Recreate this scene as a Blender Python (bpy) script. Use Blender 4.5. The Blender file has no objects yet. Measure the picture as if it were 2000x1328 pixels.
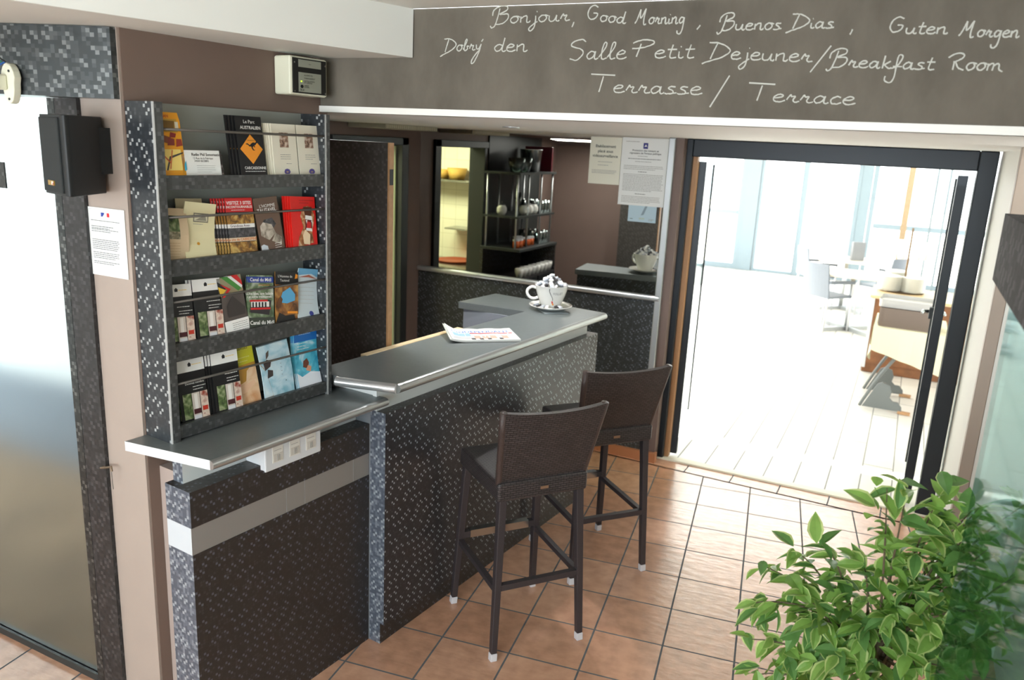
import bpy, math, random
from mathutils import Matrix, Vector
random.seed(7)
SC = bpy.context.scene
# ------------------------------------------------------------------ camera
cam_d = bpy.data.cameras.new('camera'); cam = bpy.data.objects.new('camera', cam_d)
SC.collection.objects.link(cam); SC.camera = cam
RR, DN, FW = (0.89207, 0.44950, 0.04738), (0.14957, -0.19426, -0.96948), (-0.42658, 0.87193, -0.24052)
FW = Vector(FW).normalized(); DN = Vector(DN); DN = (DN - FW * DN.dot(FW)).normalized(); RR = DN.cross(FW)
M = Matrix.Identity(4)
for i in range(3):
    M[i][0] = RR[i]; M[i][1] = -DN[i]; M[i][2] = -FW[i]
M[2][3] = 2.139
cam.matrix_world = M
cam_d.sensor_width = 36.0; cam_d.lens = 1549.7 * 36 / 2000; cam_d.clip_start = 0.02; cam_d.clip_end = 200
cam_d.dof.use_dof = True; cam_d.dof.focus_distance = 3.1; cam_d.dof.aperture_fstop = 2.8
# ------------------------------------------------------------------ world and lights
SKY = 4.0
W = bpy.data.worlds.new('world'); SC.world = W; W.use_nodes = True
bg = W.node_tree.nodes['Background']; bg.inputs[0].default_value = (0.93, 0.97, 1.0, 1); bg.inputs[1].default_value = SKY
def area(name, loc, target, sx, sy, power, col=(1, 1, 1)):
    l = bpy.data.lights.new(name, 'AREA'); l.shape = 'RECTANGLE'; l.size = sx; l.size_y = sy; l.energy = power; l.color = col
    o = bpy.data.objects.new(name, l); SC.collection.objects.link(o); o.location = loc
    d = Vector(target) - Vector(loc); o.rotation_euler = d.to_track_quat('-Z', 'Y').to_euler(); return o
def sun(name, direction, strength, angle, col):
    l = bpy.data.lights.new(name, 'SUN'); l.energy = strength; l.angle = math.radians(angle); l.color = col
    o = bpy.data.objects.new(name, l); SC.collection.objects.link(o)
    o.rotation_euler = Vector(direction).to_track_quat('-Z', 'Y').to_euler(); return o
sun('sun', (0.60, 0.25, -1.2), 24.0, 1.0, (1.0, 0.98, 0.95))
area('fill_behind', (-0.8, -2.4, 1.7), (-1.2, 3.0, 1.75), 3.4, 1.5, 205, (0.88, 0.95, 1.0))  # added fill from behind the viewer, for an imagined window
area('fill_side', (-3.9, -0.9, 1.5), (-1.0, 3.0, 0.9), 2.0, 2.0, 15, (0.9, 0.96, 1.0))  # weak added fill from the left, no real window there
area('kitchen_ceiling_light', (-4.3, 4.3, 2.35), (-4.3, 4.0, 0), 1.0, 0.5, 42, (0.97, 1.0, 0.64))
area('bar_fill', (-2.75, 3.3, 2.19), (-2.75, 3.4, 0), 0.7, 0.2, 16, (1.0, 0.98, 0.92))  # added fill hidden behind the rack, brightens the back of the bar
area('veranda_fill', (-1.4, 10.2, 2.7), (-0.8, 5.0, 1.1), 3.0, 1.0, 60, (1.0, 1.0, 1.0))  # added fill above door height, pushes more light into the lobby
area('outside_wall_fill', (-5.0, 2.15, 2.56), (-4.9, 3.05, 1.7), 4.0, 0.5, 130, (0.93, 0.98, 1.0))  # added fill that brightens the outside wall seen through the frosted pane
# ------------------------------------------------------------------ exposure
SC.view_settings.view_transform = 'Standard'; SC.view_settings.look = 'None'
SC.view_settings.exposure = 0.2; SC.view_settings.gamma = 1.0; SC.view_settings.use_curve_mapping = False
try:
    SC.cycles.use_denoising = True; SC.cycles.max_bounces = 10; SC.cycles.diffuse_bounces = 5
    SC.cycles.transparent_max_bounces = 12; SC.cycles.sample_clamp_indirect = 8.0
    SC.cycles.caustics_reflective = False; SC.cycles.caustics_refractive = False
except Exception:
    pass

# ------------------------------------------------------------------ materials
MATS = {}
def srgb(c):
    return tuple(((x / 255.0) / 12.92 if x / 255.0 <= 0.04045 else ((x / 255.0 + 0.055) / 1.055) ** 2.4) for x in c)
def new_mat(name):
    m = bpy.data.materials.new(name); m.use_nodes = True
    return m, m.node_tree, m.node_tree.nodes['Principled BSDF']
def mat(name, col, rough=0.5, metal=0.0, spec=0.5, emit=0.0, trans=0.0, ior=1.45, alpha=1.0, noise=0.0, nscale=20, bump=0.0, bscale=200, coat=0.0):
    if name in MATS: return MATS[name]
    m, nt, b = new_mat(name)
    c = srgb(col)
    b.inputs['Base Color'].default_value = (*c, 1); b.inputs['Roughness'].default_value = rough
    b.inputs['Metallic'].default_value = metal; b.inputs['Specular IOR Level'].default_value = spec
    b.inputs['Transmission Weight'].default_value = trans; b.inputs['IOR'].default_value = ior
    b.inputs['Alpha'].default_value = alpha; b.inputs['Coat Weight'].default_value = coat
    if emit:
        b.inputs['Emission Color'].default_value = (*c, 1); b.inputs['Emission Strength'].default_value = emit
    if noise or bump:
        tc = nt.nodes.new('ShaderNodeTexCoord')
    if noise:
        n = nt.nodes.new('ShaderNodeTexNoise'); n.inputs['Scale'].default_value = nscale; n.inputs['Detail'].default_value = 4
        nt.links.new(tc.outputs['Object'], n.inputs['Vector'])
        r = nt.nodes.new('ShaderNodeValToRGB')
        r.color_ramp.elements[0].color = (*[x * (1 - noise) for x in c], 1); r.color_ramp.elements[1].color = (*[min(1, x * (1 + noise)) for x in c], 1)
        r.color_ramp.elements[0].position = 0.3; r.color_ramp.elements[1].position = 0.7
        nt.links.new(n.outputs['Fac'], r.inputs['Fac']); nt.links.new(r.outputs['Color'], b.inputs['Base Color'])
    if bump:
        n2 = nt.nodes.new('ShaderNodeTexNoise'); n2.inputs['Scale'].default_value = bscale; n2.inputs['Detail'].default_value = 2
        nt.links.new(tc.outputs['Object'], n2.inputs['Vector'])
        bp = nt.nodes.new('ShaderNodeBump'); bp.inputs['Strength'].default_value = bump; bp.inputs['Distance'].default_value = 0.002
        nt.links.new(n2.outputs['Fac'], bp.inputs['Height']); nt.links.new(bp.outputs['Normal'], b.inputs['Normal'])
    MATS[name] = m; return m
def mosaic(name, cols, cell=0.0085, rough=(0.3, 0.45), metal=0.35, pos=(0.0, 0.25, 0.40, 0.6), dot=0.0):
    """small square laminate mosaic, four tones picked per cell"""
    m, nt, b = new_mat(name)
    uv = nt.nodes.new('ShaderNodeTexCoord')
    sc = nt.nodes.new('ShaderNodeVectorMath'); sc.operation = 'SCALE'; sc.inputs['Scale'].default_value = 1 / cell
    fl = nt.nodes.new('ShaderNodeVectorMath'); fl.operation = 'FLOOR'
    wn = nt.nodes.new('ShaderNodeTexWhiteNoise'); wn.noise_dimensions = '2D'
    nt.links.new(uv.outputs['UV'], sc.inputs[0]); nt.links.new(sc.outputs[0], fl.inputs[0])
    # bright squares run in short slanting chains on every third diagonal
    def mth(op, a, b=None):
        n = nt.nodes.new('ShaderNodeMath'); n.operation = op
        for k, x in enumerate((a, b)):
            if x is None: continue
            if isinstance(x, (int, float)): n.inputs[k].default_value = x
            else: nt.links.new(x, n.inputs[k])
        return n.outputs[0]
    sep = nt.nodes.new('ShaderNodeSeparateXYZ'); nt.links.new(fl.outputs[0], sep.inputs[0])
    diag = mth('ADD', sep.outputs[0], sep.outputs[1])
    wd = nt.nodes.new('ShaderNodeTexWhiteNoise'); wd.noise_dimensions = '1D'; nt.links.new(diag, wd.inputs['W'])
    run = mth('FLOOR', mth('DIVIDE', mth('ADD', sep.outputs[0], mth('MULTIPLY', wd.outputs['Value'], 3.0)), 2.0))
    on = mth('MULTIPLY', mth('LESS_THAN', mth('FLOORED_MODULO', diag, 3.0), 0.5), mth('LESS_THAN', mth('FLOORED_MODULO', mth('ADD', run, mth('DIVIDE', diag, 3.0)), 2.0), 0.5))
    cb = nt.nodes.new('ShaderNodeCombineXYZ'); nt.links.new(diag, cb.inputs[0]); nt.links.new(run, cb.inputs[1])
    nt.links.new(cb.outputs[0], wn.inputs['Vector'])
    wn2 = nt.nodes.new('ShaderNodeTexWhiteNoise'); wn2.noise_dimensions = '2D'; nt.links.new(fl.outputs[0], wn2.inputs['Vector'])
    dim = mth('MULTIPLY', wn2.outputs['Value'], 0.5)
    lit = mth('MULTIPLY', mth('GREATER_THAN', wn.outputs['Value'], 0.18), on)
    pick = mth('MAXIMUM', dim, mth('MULTIPLY', lit, mth('ADD', mth('MULTIPLY', wn.outputs['Value'], .0), 0.9)))
    r = nt.nodes.new('ShaderNodeValToRGB'); r.color_ramp.interpolation = 'CONSTANT'
    while len(r.color_ramp.elements) < 4: r.color_ramp.elements.new(0.5)
    for e, c, p in zip(r.color_ramp.elements, cols, pos): e.position = p; e.color = (*srgb(c), 1)
    val = pick
    if dot:   # the bright squares are smaller than their cell
        fr = nt.nodes.new('ShaderNodeVectorMath'); fr.operation = 'FRACTION'; nt.links.new(sc.outputs[0], fr.inputs[0])
        sb = nt.nodes.new('ShaderNodeVectorMath'); sb.operation = 'SUBTRACT'; sb.inputs[1].default_value = (.5, .5, .5); nt.links.new(fr.outputs[0], sb.inputs[0])
        ab = nt.nodes.new('ShaderNodeVectorMath'); ab.operation = 'ABSOLUTE'; nt.links.new(sb.outputs[0], ab.inputs[0])
        sp_ = nt.nodes.new('ShaderNodeSeparateXYZ'); nt.links.new(ab.outputs[0], sp_.inputs[0])
        mxx = nt.nodes.new('ShaderNodeMath'); mxx.operation = 'MAXIMUM'; nt.links.new(sp_.outputs[0], mxx.inputs[0]); nt.links.new(sp_.outputs[1], mxx.inputs[1])
        lt = nt.nodes.new('ShaderNodeMath'); lt.operation = 'LESS_THAN'; lt.inputs[1].default_value = dot; nt.links.new(mxx.outputs[0], lt.inputs[0])
        mm = nt.nodes.new('ShaderNodeMath'); mm.operation = 'MULTIPLY'; nt.links.new(val, mm.inputs[0]); nt.links.new(lt.outputs[0], mm.inputs[1]); val = mm.outputs[0]
    nt.links.new(val, r.inputs['Fac']); nt.links.new(r.outputs['Color'], b.inputs['Base Color'])
    mr = nt.nodes.new('ShaderNodeMapRange'); mr.inputs[3].default_value = rough[0]; mr.inputs[4].default_value = rough[1]
    nt.links.new(wn.outputs['Value'], mr.inputs[0]); nt.links.new(mr.outputs[0], b.inputs['Roughness'])
    b.inputs['Metallic'].default_value = metal
    MATS[name] = m; return m
def grid_mat(name, c1, c2, cm, bw, bh, mortar, offset, rough=0.4, bump=0.3, wave=0.0, noise_amt=0.25, spec=0.5, grout_rough=0.0):
    """tiles, planks and weave: a brick pattern laid over the UVs"""
    m, nt, b = new_mat(name)
    uv = nt.nodes.new('ShaderNodeTexCoord')
    br = nt.nodes.new('ShaderNodeTexBrick'); br.offset = offset; br.squash = 1.0
    br.inputs['Color1'].default_value = (*srgb(c1), 1); br.inputs['Color2'].default_value = (*srgb(c2), 1); br.inputs['Mortar'].default_value = (*srgb(cm), 1)
    br.inputs['Scale'].default_value = 1.0; br.inputs['Mortar Size'].default_value = mortar; br.inputs['Mortar Smooth'].default_value = 0.1
    br.inputs['Brick Width'].default_value = bw; br.inputs['Row Height'].default_value = bh; br.inputs['Bias'].default_value = 0.0
    nt.links.new(uv.outputs['UV'], br.inputs['Vector'])
    col = br.outputs['Color']
    no = nt.nodes.new('ShaderNodeTexNoise'); no.inputs['Scale'].default_value = 4.5 / max(bw, bh) if wave else 3 / max(bw, bh); no.inputs['Detail'].default_value = 5
    nt.links.new(uv.outputs['UV'], no.inputs['Vector'])
    mx = nt.nodes.new('ShaderNodeMix'); mx.data_type = 'RGBA'; mx.blend_type = 'OVERLAY'; mx.inputs[0].default_value = noise_amt
    nt.links.new(col, mx.inputs[6]); nt.links.new(no.outputs['Fac'], mx.inputs[7]); nt.links.new(mx.outputs[2], b.inputs['Base Color'])
    ro = nt.nodes.new('ShaderNodeMapRange'); ro.inputs[3].default_value = rough; ro.inputs[4].default_value = max(rough, grout_rough); nt.links.new(br.outputs['Fac'], ro.inputs[0]); nt.links.new(ro.outputs[0], b.inputs['Roughness'])
    so_ = nt.nodes.new('ShaderNodeMapRange'); so_.inputs[3].default_value = spec; so_.inputs[4].default_value = spec if grout_rough < .5 else .1; nt.links.new(br.outputs['Fac'], so_.inputs[0]); nt.links.new(so_.outputs[0], b.inputs['Specular IOR Level'])
    ht = br.outputs['Fac']
    inv = nt.nodes.new('ShaderNodeMath'); inv.operation = 'SUBTRACT'; inv.inputs[0].default_value = 1.0; nt.links.new(ht, inv.inputs[1])
    last = inv.outputs[0]
    if wave:
        mp = nt.nodes.new('ShaderNodeMapping'); mp.inputs['Scale'].default_value = (3.0 / bw, 9.0 / bw, 1)
        nt.links.new(uv.outputs['UV'], mp.inputs['Vector'])
        n3 = nt.nodes.new('ShaderNodeTexNoise'); n3.inputs['Scale'].default_value = 1.0; n3.inputs['Detail'].default_value = 3
        nt.links.new(mp.outputs['Vector'], n3.inputs['Vector'])
        ml = nt.nodes.new('ShaderNodeMath'); ml.operation = 'MULTIPLY_ADD'; ml.inputs[1].default_value = wave; nt.links.new(n3.outputs['Fac'], ml.inputs[0]); nt.links.new(last, ml.inputs[2]); last = ml.outputs[0]
    bp = nt.nodes.new('ShaderNodeBump'); bp.inputs['Strength'].default_value = bump; bp.inputs['Distance'].default_value = 0.004
    nt.links.new(last, bp.inputs['Height']); nt.links.new(bp.outputs['Normal'], b.inputs['Normal'])
    MATS[name] = m; return m
def pic(name, cols, scale=30, kind='NOISE'):
    """a printed photograph: blotches of the given colours"""
    if name in MATS: return MATS[name]
    m, nt, b = new_mat(name)
    tc = nt.nodes.new('ShaderNodeTexCoord')
    n = nt.nodes.new('ShaderNodeTexNoise'); n.inputs['Scale'].default_value = scale; n.inputs['Detail'].default_value = 4; n.inputs['Distortion'].default_value = 0.6
    nt.links.new(tc.outputs['UV'], n.inputs['Vector'])
    r = nt.nodes.new('ShaderNodeValToRGB'); k = len(cols)
    while len(r.color_ramp.elements) < k: r.color_ramp.elements.new(0.5)
    for i, c in enumerate(cols):
        r.color_ramp.elements[i].position = 0.32 + 0.36 * i / (k - 1); r.color_ramp.elements[i].color = (*srgb(c), 1)
    nt.links.new(n.outputs['Fac'], r.inputs['Fac']); nt.links.new(r.outputs['Color'], b.inputs['Base Color'])
    b.inputs['Roughness'].default_value = 0.35
    MATS[name] = m; return m
def ink(c):
    return mat('ink_%d_%d_%d' % tuple(c), c, 0.4)
def glass_mat(name, tint, rough=0.0, refl=1.0):
    """thin pane: tinted see-through plus a surface reflection"""
    m = bpy.data.materials.new(name); m.use_nodes = True; nt = m.node_tree; nt.nodes.clear()
    out = nt.nodes.new('ShaderNodeOutputMaterial'); tr = nt.nodes.new('ShaderNodeBsdfTransparent'); tr.inputs[0].default_value = (*tint, 1)
    gl = nt.nodes.new('ShaderNodeBsdfGlossy'); gl.inputs['Roughness'].default_value = rough; gl.inputs[0].default_value = (0.9, 1, 1, 1)
    fr = nt.nodes.new('ShaderNodeFresnel'); fr.inputs[0].default_value = 1.45
    ml = nt.nodes.new('ShaderNodeMath'); ml.operation = 'MULTIPLY'; ml.inputs[1].default_value = refl; nt.links.new(fr.outputs[0], ml.inputs[0])
    mx = nt.nodes.new('ShaderNodeMixShader'); nt.links.new(ml.outputs[0], mx.inputs[0]); nt.links.new(tr.outputs[0], mx.inputs[1]); nt.links.new(gl.outputs[0], mx.inputs[2])
    nt.links.new(mx.outputs[0], out.inputs[0]); MATS[name] = m; return m

MOS_FRONT = mosaic('mosaic_front', [(52, 52, 55), (56, 56, 60), (66, 66, 70), (158, 168, 178)], cell=.0105, rough=(0.34, 0.3), metal=0.25, pos=(0, .25, .40, .6), dot=.38)
MOS_DARK = mosaic('mosaic_dark', [(48, 45, 43), (51, 48, 46), (58, 56, 56), (86, 90, 100)], cell=.0105, rough=(0.4, 0.34), metal=0.15, pos=(0, .25, .40, .6), dot=.40)
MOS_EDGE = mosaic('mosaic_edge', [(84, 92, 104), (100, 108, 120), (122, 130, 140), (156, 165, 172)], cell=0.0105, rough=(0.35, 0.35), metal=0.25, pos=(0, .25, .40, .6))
MOS_RACK = mosaic('mosaic_rack', [(48, 52, 56), (54, 58, 62), (70, 74, 78), (166, 170, 170)], cell=0.0115, rough=(0.35, 0.35), metal=0.15, pos=(0, .25, .40, .6), dot=.42)
MOS_GREY = mosaic('mosaic_grey', [(60, 62, 62), (66, 68, 68), (72, 74, 74), (88, 90, 91)], cell=0.0115, metal=0.2)
MOS_STEEL = mosaic('mosaic_steel', [(72, 76, 77), (82, 86, 87), (92, 96, 97), (124, 128, 128)], cell=0.0125, rough=(0.3, 0.36), metal=0.8, pos=(0, .25, .40, .6))
MOS_POST = mosaic('mosaic_post', [(44, 44, 45), (49, 49, 50), (56, 56, 57), (70, 70, 71)], cell=0.0125, metal=0.2)
MOS_HEAD = mosaic('mosaic_header', [(58, 56, 58), (66, 64, 66), (76, 74, 76), (90, 88, 90)], cell=0.02, rough=(0.75, 0.75), metal=0.0)
MOS_HEAD.node_tree.nodes['Principled BSDF'].inputs['Specular IOR Level'].default_value = 0.08
MOS_DOOR = mosaic('mosaic_door', [(62, 60, 57), (66, 64, 61), (72, 70, 67), (82, 80, 78)], cell=0.011, metal=0.05)
MOS_WAIN = mosaic('mosaic_wainscot', [(60, 62, 62), (66, 69, 69), (76, 80, 82), (108, 114, 122)], cell=0.011, rough=(0.3, 0.3), metal=0.25, pos=(0, .25, .40, .6), dot=.42)
TILE = grid_mat('terracotta_tile', (196, 153, 126), (182, 137, 110), (98, 100, 102), 1.0, 1.0, 0.014, 0.0, rough=0.22, bump=0.5, wave=0.9, noise_amt=0.4, spec=0.75, grout_rough=0.9)
PLANK = grid_mat('pale_plank', (226, 222, 214), (214, 210, 202), (150, 148, 144), 1.3, 0.2, 0.0045, 0.37, rough=0.35, bump=0.1, noise_amt=0.1, grout_rough=0.8)
WICKER = grid_mat('wicker_weave', (74, 68, 68), (60, 55, 55), (26, 24, 24), 0.026, 0.0095, 0.0016, 0.5, rough=0.4, bump=1.0, noise_amt=0.15)
KTILE = grid_mat('kitchen_tile', (232, 230, 212), (228, 226, 206), (196, 192, 168), 0.15, 0.15, 0.002, 0.0, rough=0.2, bump=0.15, noise_amt=0.05)
CONCRETE = mat('outside_ground', (118, 98, 76), 0.9, noise=0.25, nscale=3)
ALU = mat('brushed_laminate', (116, 123, 124), 0.38, 0.35, noise=0.04, nscale=60)
NOSE = mat('metal_nosing', (176, 180, 180), 0.28, 0.75)
RISER = mat('pale_laminate', (208, 212, 210), 0.4)
BAND = mat('grey_band', (132, 128, 124), 0.45)
BANDEND = mat('white_band', (190, 197, 202), 0.4)
WHITE = mat('white_paint', (226, 228, 222), 0.7, bump=0.06, bscale=60)
SOFFIT = mat('soffit_paint', (236, 238, 238), 0.65, bump=0.04, bscale=60)
BEIGE = mat('beige_paint', (160, 147, 137), 0.6, noise=0.03, nscale=5, bump=0.15, bscale=50)
BROWN = mat('brown_paint', (112, 94, 84), 0.6, noise=0.03, nscale=5, bump=0.12, bscale=50)
BROWNW = mat('brown_wall_paint', (118, 101, 94), 0.6, noise=0.03, nscale=5)
BLACK = mat('black_plastic', (26, 29, 30), 0.5)
BLACKF = mat('black_metal_frame', (34, 40, 46), 0.4, 0.3)
DARKF = mat('dark_grey_frame', (52, 56, 56), 0.45, 0.2)
WOODE = mat('pale_wood_edge', (206, 186, 148), 0.5, noise=0.08, nscale=40)
WOODO = mat('orange_wood', (176, 136, 96), 0.5, noise=0.12, nscale=30)
WOODC = mat('cabinet_wood', (126, 82, 50), 0.45, noise=0.25, nscale=9)
SILVER = mat('silver_aluminium', (190, 194, 196), 0.3, 0.7)
STEEL = mat('steel', (180, 182, 182), 0.22, 1.0)
MIRROR = mat('mirror_glass', (232, 232, 228), 0.015, 1.0)
PAPER = mat('white_paper', (232, 234, 230), 0.6)
PAPERC = mat('cream_paper', (222, 218, 200), 0.6)
CHALK = mat('chalk', (190, 192, 184), 0.9)
CERAM = mat('white_ceramic', (236, 236, 232), 0.15, coat=0.3)
PLASTW = mat('white_plastic', (206, 210, 213), 0.35)
PLASTI = mat('ivory_plastic', (222, 222, 200), 0.4)
CAPW = mat('grey_foot_cap', (206, 206, 210), 0.4)
WICKL = mat('dark_brown_leg', (56, 51, 53), 0.4, bump=0.5, bscale=300)
ROD = mat('grey_rod', (96, 92, 86), 0.4, 0.4)
WFRAME = mat('window_frame_paint', (138, 154, 163), 0.5)
GLASS = glass_mat('clear_pane', (0.97, 0.99, 0.98), 0.0, 0.6)
GLASST = glass_mat('teal_pane', (0.52, 0.66, 0.66), 0.04, 0.30)
GLASSW = glass_mat('drinking_glass', (0.82, 0.88, 0.86), 0.05, 1.6)
def frosted():
    m = bpy.data.materials.new('frosted_pane'); m.use_nodes = True; nt = m.node_tree; nt.nodes.clear()
    out = nt.nodes.new('ShaderNodeOutputMaterial'); a = nt.nodes.new('ShaderNodeBsdfRefraction'); a.inputs['Roughness'].default_value = 0.46; a.inputs['IOR'].default_value = 1.05
    a.inputs[0].default_value = (0.92, 0.97, 0.99, 1)
    g = nt.nodes.new('ShaderNodeBsdfGlossy'); g.inputs['Roughness'].default_value = 0.35
    t = nt.nodes.new('ShaderNodeBsdfTranslucent'); t.inputs[0].default_value = (0.9, 0.95, 0.97, 1)
    mx = nt.nodes.new('ShaderNodeMixShader'); mx.inputs[0].default_value = 0.05; nt.links.new(a.outputs[0], mx.inputs[1]); nt.links.new(t.outputs[0], mx.inputs[2])
    m2 = nt.nodes.new('ShaderNodeMixShader'); m2.inputs[0].default_value = 0.04; nt.links.new(mx.outputs[0], m2.inputs[1]); nt.links.new(g.outputs[0], m2.inputs[2])
    nt.links.new(m2.outputs[0], out.inputs[0]); MATS['frosted_pane'] = m; return m
FROST = frosted()
def chalkboard():
    m, nt, b = new_mat('chalkboard_paint')
    tc = nt.nodes.new('ShaderNodeTexCoord'); mp = nt.nodes.new('ShaderNodeMapping'); mp.inputs['Scale'].default_value = (3.0, 1.0, 1.6)
    n = nt.nodes.new('ShaderNodeTexNoise'); n.inputs['Scale'].default_value = 1.6; n.inputs['Detail'].default_value = 5; n.inputs['Roughness'].default_value = 0.6
    nt.links.new(tc.outputs['Object'], mp.inputs['Vector']); nt.links.new(mp.outputs[0], n.inputs['Vector'])
    r = nt.nodes.new('ShaderNodeValToRGB')
    r.color_ramp.elements[0].position = 0.3; r.color_ramp.elements[0].color = (*srgb((84, 79, 70)), 1)
    r.color_ramp.elements[1].position = 0.75; r.color_ramp.elements[1].color = (*srgb((116, 110, 99)), 1)
    nt.links.new(n.outputs['Fac'], r.inputs['Fac']); nt.links.new(r.outputs[0], b.inputs['Base Color']); b.inputs['Roughness'].default_value = 0.85
    MATS['chalkboard_paint'] = m; return m
BOARD = chalkboard()

# ------------------------------------------------------------------ mesh helpers
class MB:
    """collects shapes and links them as ONE mesh object"""
    def __init__(s): s.v = []; s.f = []; s.m = []; s.uv = {}
    def face(s, pts, m=0):
        i = len(s.v); s.v += [tuple(p) for p in pts]; s.f.append(tuple(range(i, i + len(pts)))); s.m.append(m); return s
    def raw(s, vs, fs, m=0):
        i = len(s.v); s.v += [tuple(p) for p in vs]
        for f in fs: s.f.append(tuple(i + k for k in f)); s.m.append(m)
        return s
    def box(s, x0, x1, y0, y1, z0, z1, m=0):
        v = [(x0, y0, z0), (x1, y0, z0), (x1, y1, z0), (x0, y1, z0), (x0, y0, z1), (x1, y0, z1), (x1, y1, z1), (x0, y1, z1)]
        return s.raw(v, [(0, 3, 2, 1), (4, 5, 6, 7), (0, 1, 5, 4), (1, 2, 6, 5), (2, 3, 7, 6), (3, 0, 4, 7)], m)
    def prism(s, poly, z0, z1, m=0, mside=None):
        """poly in xy (counter-clockwise), extruded in z"""
        n = len(poly); i = len(s.v)
        s.v += [(p[0], p[1], z0) for p in poly] + [(p[0], p[1], z1) for p in poly]
        s.f.append(tuple(i + k for k in range(n - 1, -1, -1))); s.m.append(m)
        s.f.append(tuple(i + n + k for k in range(n))); s.m.append(m)
        for k in range(n):
            j = (k + 1) % n; s.f.append((i + k, i + j, i + n + j, i + n + k)); s.m.append(m if mside is None else mside)
        return s
    def prism_xz(s, poly, y0, y1, m=0):
        """poly in xz (counter-clockwise seen from -y), extruded from y0 (front) to y1"""
        n = len(poly); i = len(s.v)
        s.v += [(p[0], y0, p[1]) for p in poly] + [(p[0], y1, p[1]) for p in poly]
        s.f.append(tuple(i + k for k in range(n))); s.m.append(m)
        s.f.append(tuple(i + n + k for k in range(n - 1, -1, -1))); s.m.append(m)
        for k in range(n):
            j = (k + 1) % n; s.f.append((i + j, i + k, i + n + k, i + n + j)); s.m.append(m)
        return s
    def tube(s, pts, r, n=8, m=0, sq=None):
        pts = [Vector(p) for p in pts]; rings = []
        rr = r if isinstance(r, (list, tuple)) else [r] * len(pts)
        up = Vector((0, 0, 1)); prev = None
        for k, p in enumerate(pts):
            t = (pts[min(k + 1, len(pts) - 1)] - pts[max(k - 1, 0)])
            if t.length < 1e-9: t = Vector((0, 0, 1))
            t.normalize()
            if prev is None:
                a = up if abs(t.dot(up)) < 0.9 else Vector((1, 0, 0)); x = t.cross(a).normalized()
            else:
                x = (prev - t * prev.dot(t)).normalized()
            prev = x; y = t.cross(x)
            rings.append([p + (x * math.cos(2 * math.pi * q / n) + y * math.sin(2 * math.pi * q / n)) * rr[k] for q in range(n)])
        i = len(s.v)
        for rg in rings: s.v += [tuple(p) for p in rg]
        for k in range(len(rings) - 1):
            for q in range(n):
                w = (q + 1) % n; s.f.append((i + k * n + q, i + k * n + w, i + (k + 1) * n + w, i + (k + 1) * n + q)); s.m.append(m)
        s.f.append(tuple(i + q for q in range(n - 1, -1, -1))); s.m.append(m)
        e = i + (len(rings) - 1) * n; s.f.append(tuple(e + q for q in range(n))); s.m.append(m)
        return s
    def beam(s, p, q, w0, w1=None, m=0, ref=None):
        """square bar from p to q, w0/w1 = side at each end"""
        p = Vector(p); q = Vector(q); w1 = w0 if w1 is None else w1; t = (q - p).normalized()
        a = Vector(ref) if ref else (Vector((0, 0, 1)) if abs(t.z) < 0.9 else Vector((1, 0, 0)))
        x = t.cross(a).normalized(); y = t.cross(x)
        v = []
        for c, w in ((p, w0), (q, w1)):
            wx, wy = (w if isinstance(w, tuple) else (w, w))
            for sx, sy in ((-1, -1), (1, -1), (1, 1), (-1, 1)): v.append(c + x * sx * wx / 2 + y * sy * wy / 2)
        return s.raw(v, [(0, 1, 2, 3)[::-1], (4, 5, 6, 7), (0, 1, 5, 4), (1, 2, 6, 5), (2, 3, 7, 6), (3, 0, 4, 7)], m)
    def lathe(s, prof, c=(0, 0, 0), n=24, m=0):
        i = len(s.v)
        for r, z in prof:
            for q in range(n):
                a = 2 * math.pi * q / n; s.v.append((c[0] + r * math.cos(a), c[1] + r * math.sin(a), c[2] + z))
        for k in range(len(prof) - 1):
            for q in range(n):
                w = (q + 1) % n; s.f.append((i + k * n + q, i + k * n + w, i + (k + 1) * n + w, i + (k + 1) * n + q)); s.m.append(m)
        return s
    def text(s, t, x, z, size, y=-0.001, m=0, align='CENTER', bold=False, shear=0.0, width=None, rot=0.0):
        vs, fs, w = text_mesh(t, align, bold, shear)
        k = size; kx = size if not width or w < 1e-6 else width / w
        ca, sa = math.cos(rot), math.sin(rot)
        return s.raw([(x + p[0] * kx * ca - p[1] * k * sa, y, z + p[0] * kx * sa + p[1] * k * ca) for p in vs], fs, m)
    def quad_xz(s, x0, x1, z0, z1, y, m=0, nz=1):
        for k in range(nz):
            a = z0 + (z1 - z0) * k / nz; b = z0 + (z1 - z0) * (k + 1) / nz
            s.face([(x0, y, a), (x1, y, a), (x1, y, b), (x0, y, b)], m)
        return s
    def bend(s, fn):
        s.v = [fn(*p) for p in s.v]; return s
    def build(s, name, mats, parent=None, loc=(0, 0, 0), rz=0.0, bevel=0.0, smooth=False, uvfn=None, mw=None, seg=2):
        me = bpy.data.meshes.new(name); me.from_pydata(s.v, [], s.f)
        for mt in (mats if isinstance(mats, (list, tuple)) else [mats]): me.materials.append(mt)
        for p, k in zip(me.polygons, s.m): p.material_index = k; p.use_smooth = smooth
        uvl = me.uv_layers.new(name='UVMap')
        for p in me.polygons:
            n = p.normal; ax = max(range(3), key=lambda q: abs(n[q]))
            for li in p.loop_indices:
                co = me.vertices[me.loops[li].vertex_index].co
                if uvfn: uvl.data[li].uv = uvfn(co)
                else: uvl.data[li].uv = (co.y, co.z) if ax == 0 else ((co.x, co.z) if ax == 1 else (co.x, co.y))
        me.update()
        o = bpy.data.objects.new(name, me); SC.collection.objects.link(o)
        if parent: o.parent = parent
        if mw is not None: o.matrix_world = mw
        else: o.location = loc; o.rotation_euler = (0, 0, rz)
        if bevel:
            b = o.modifiers.new('bevel', 'BEVEL'); b.width = bevel; b.segments = seg; b.limit_method = 'ANGLE'; b.angle_limit = math.radians(40)
        return o
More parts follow.
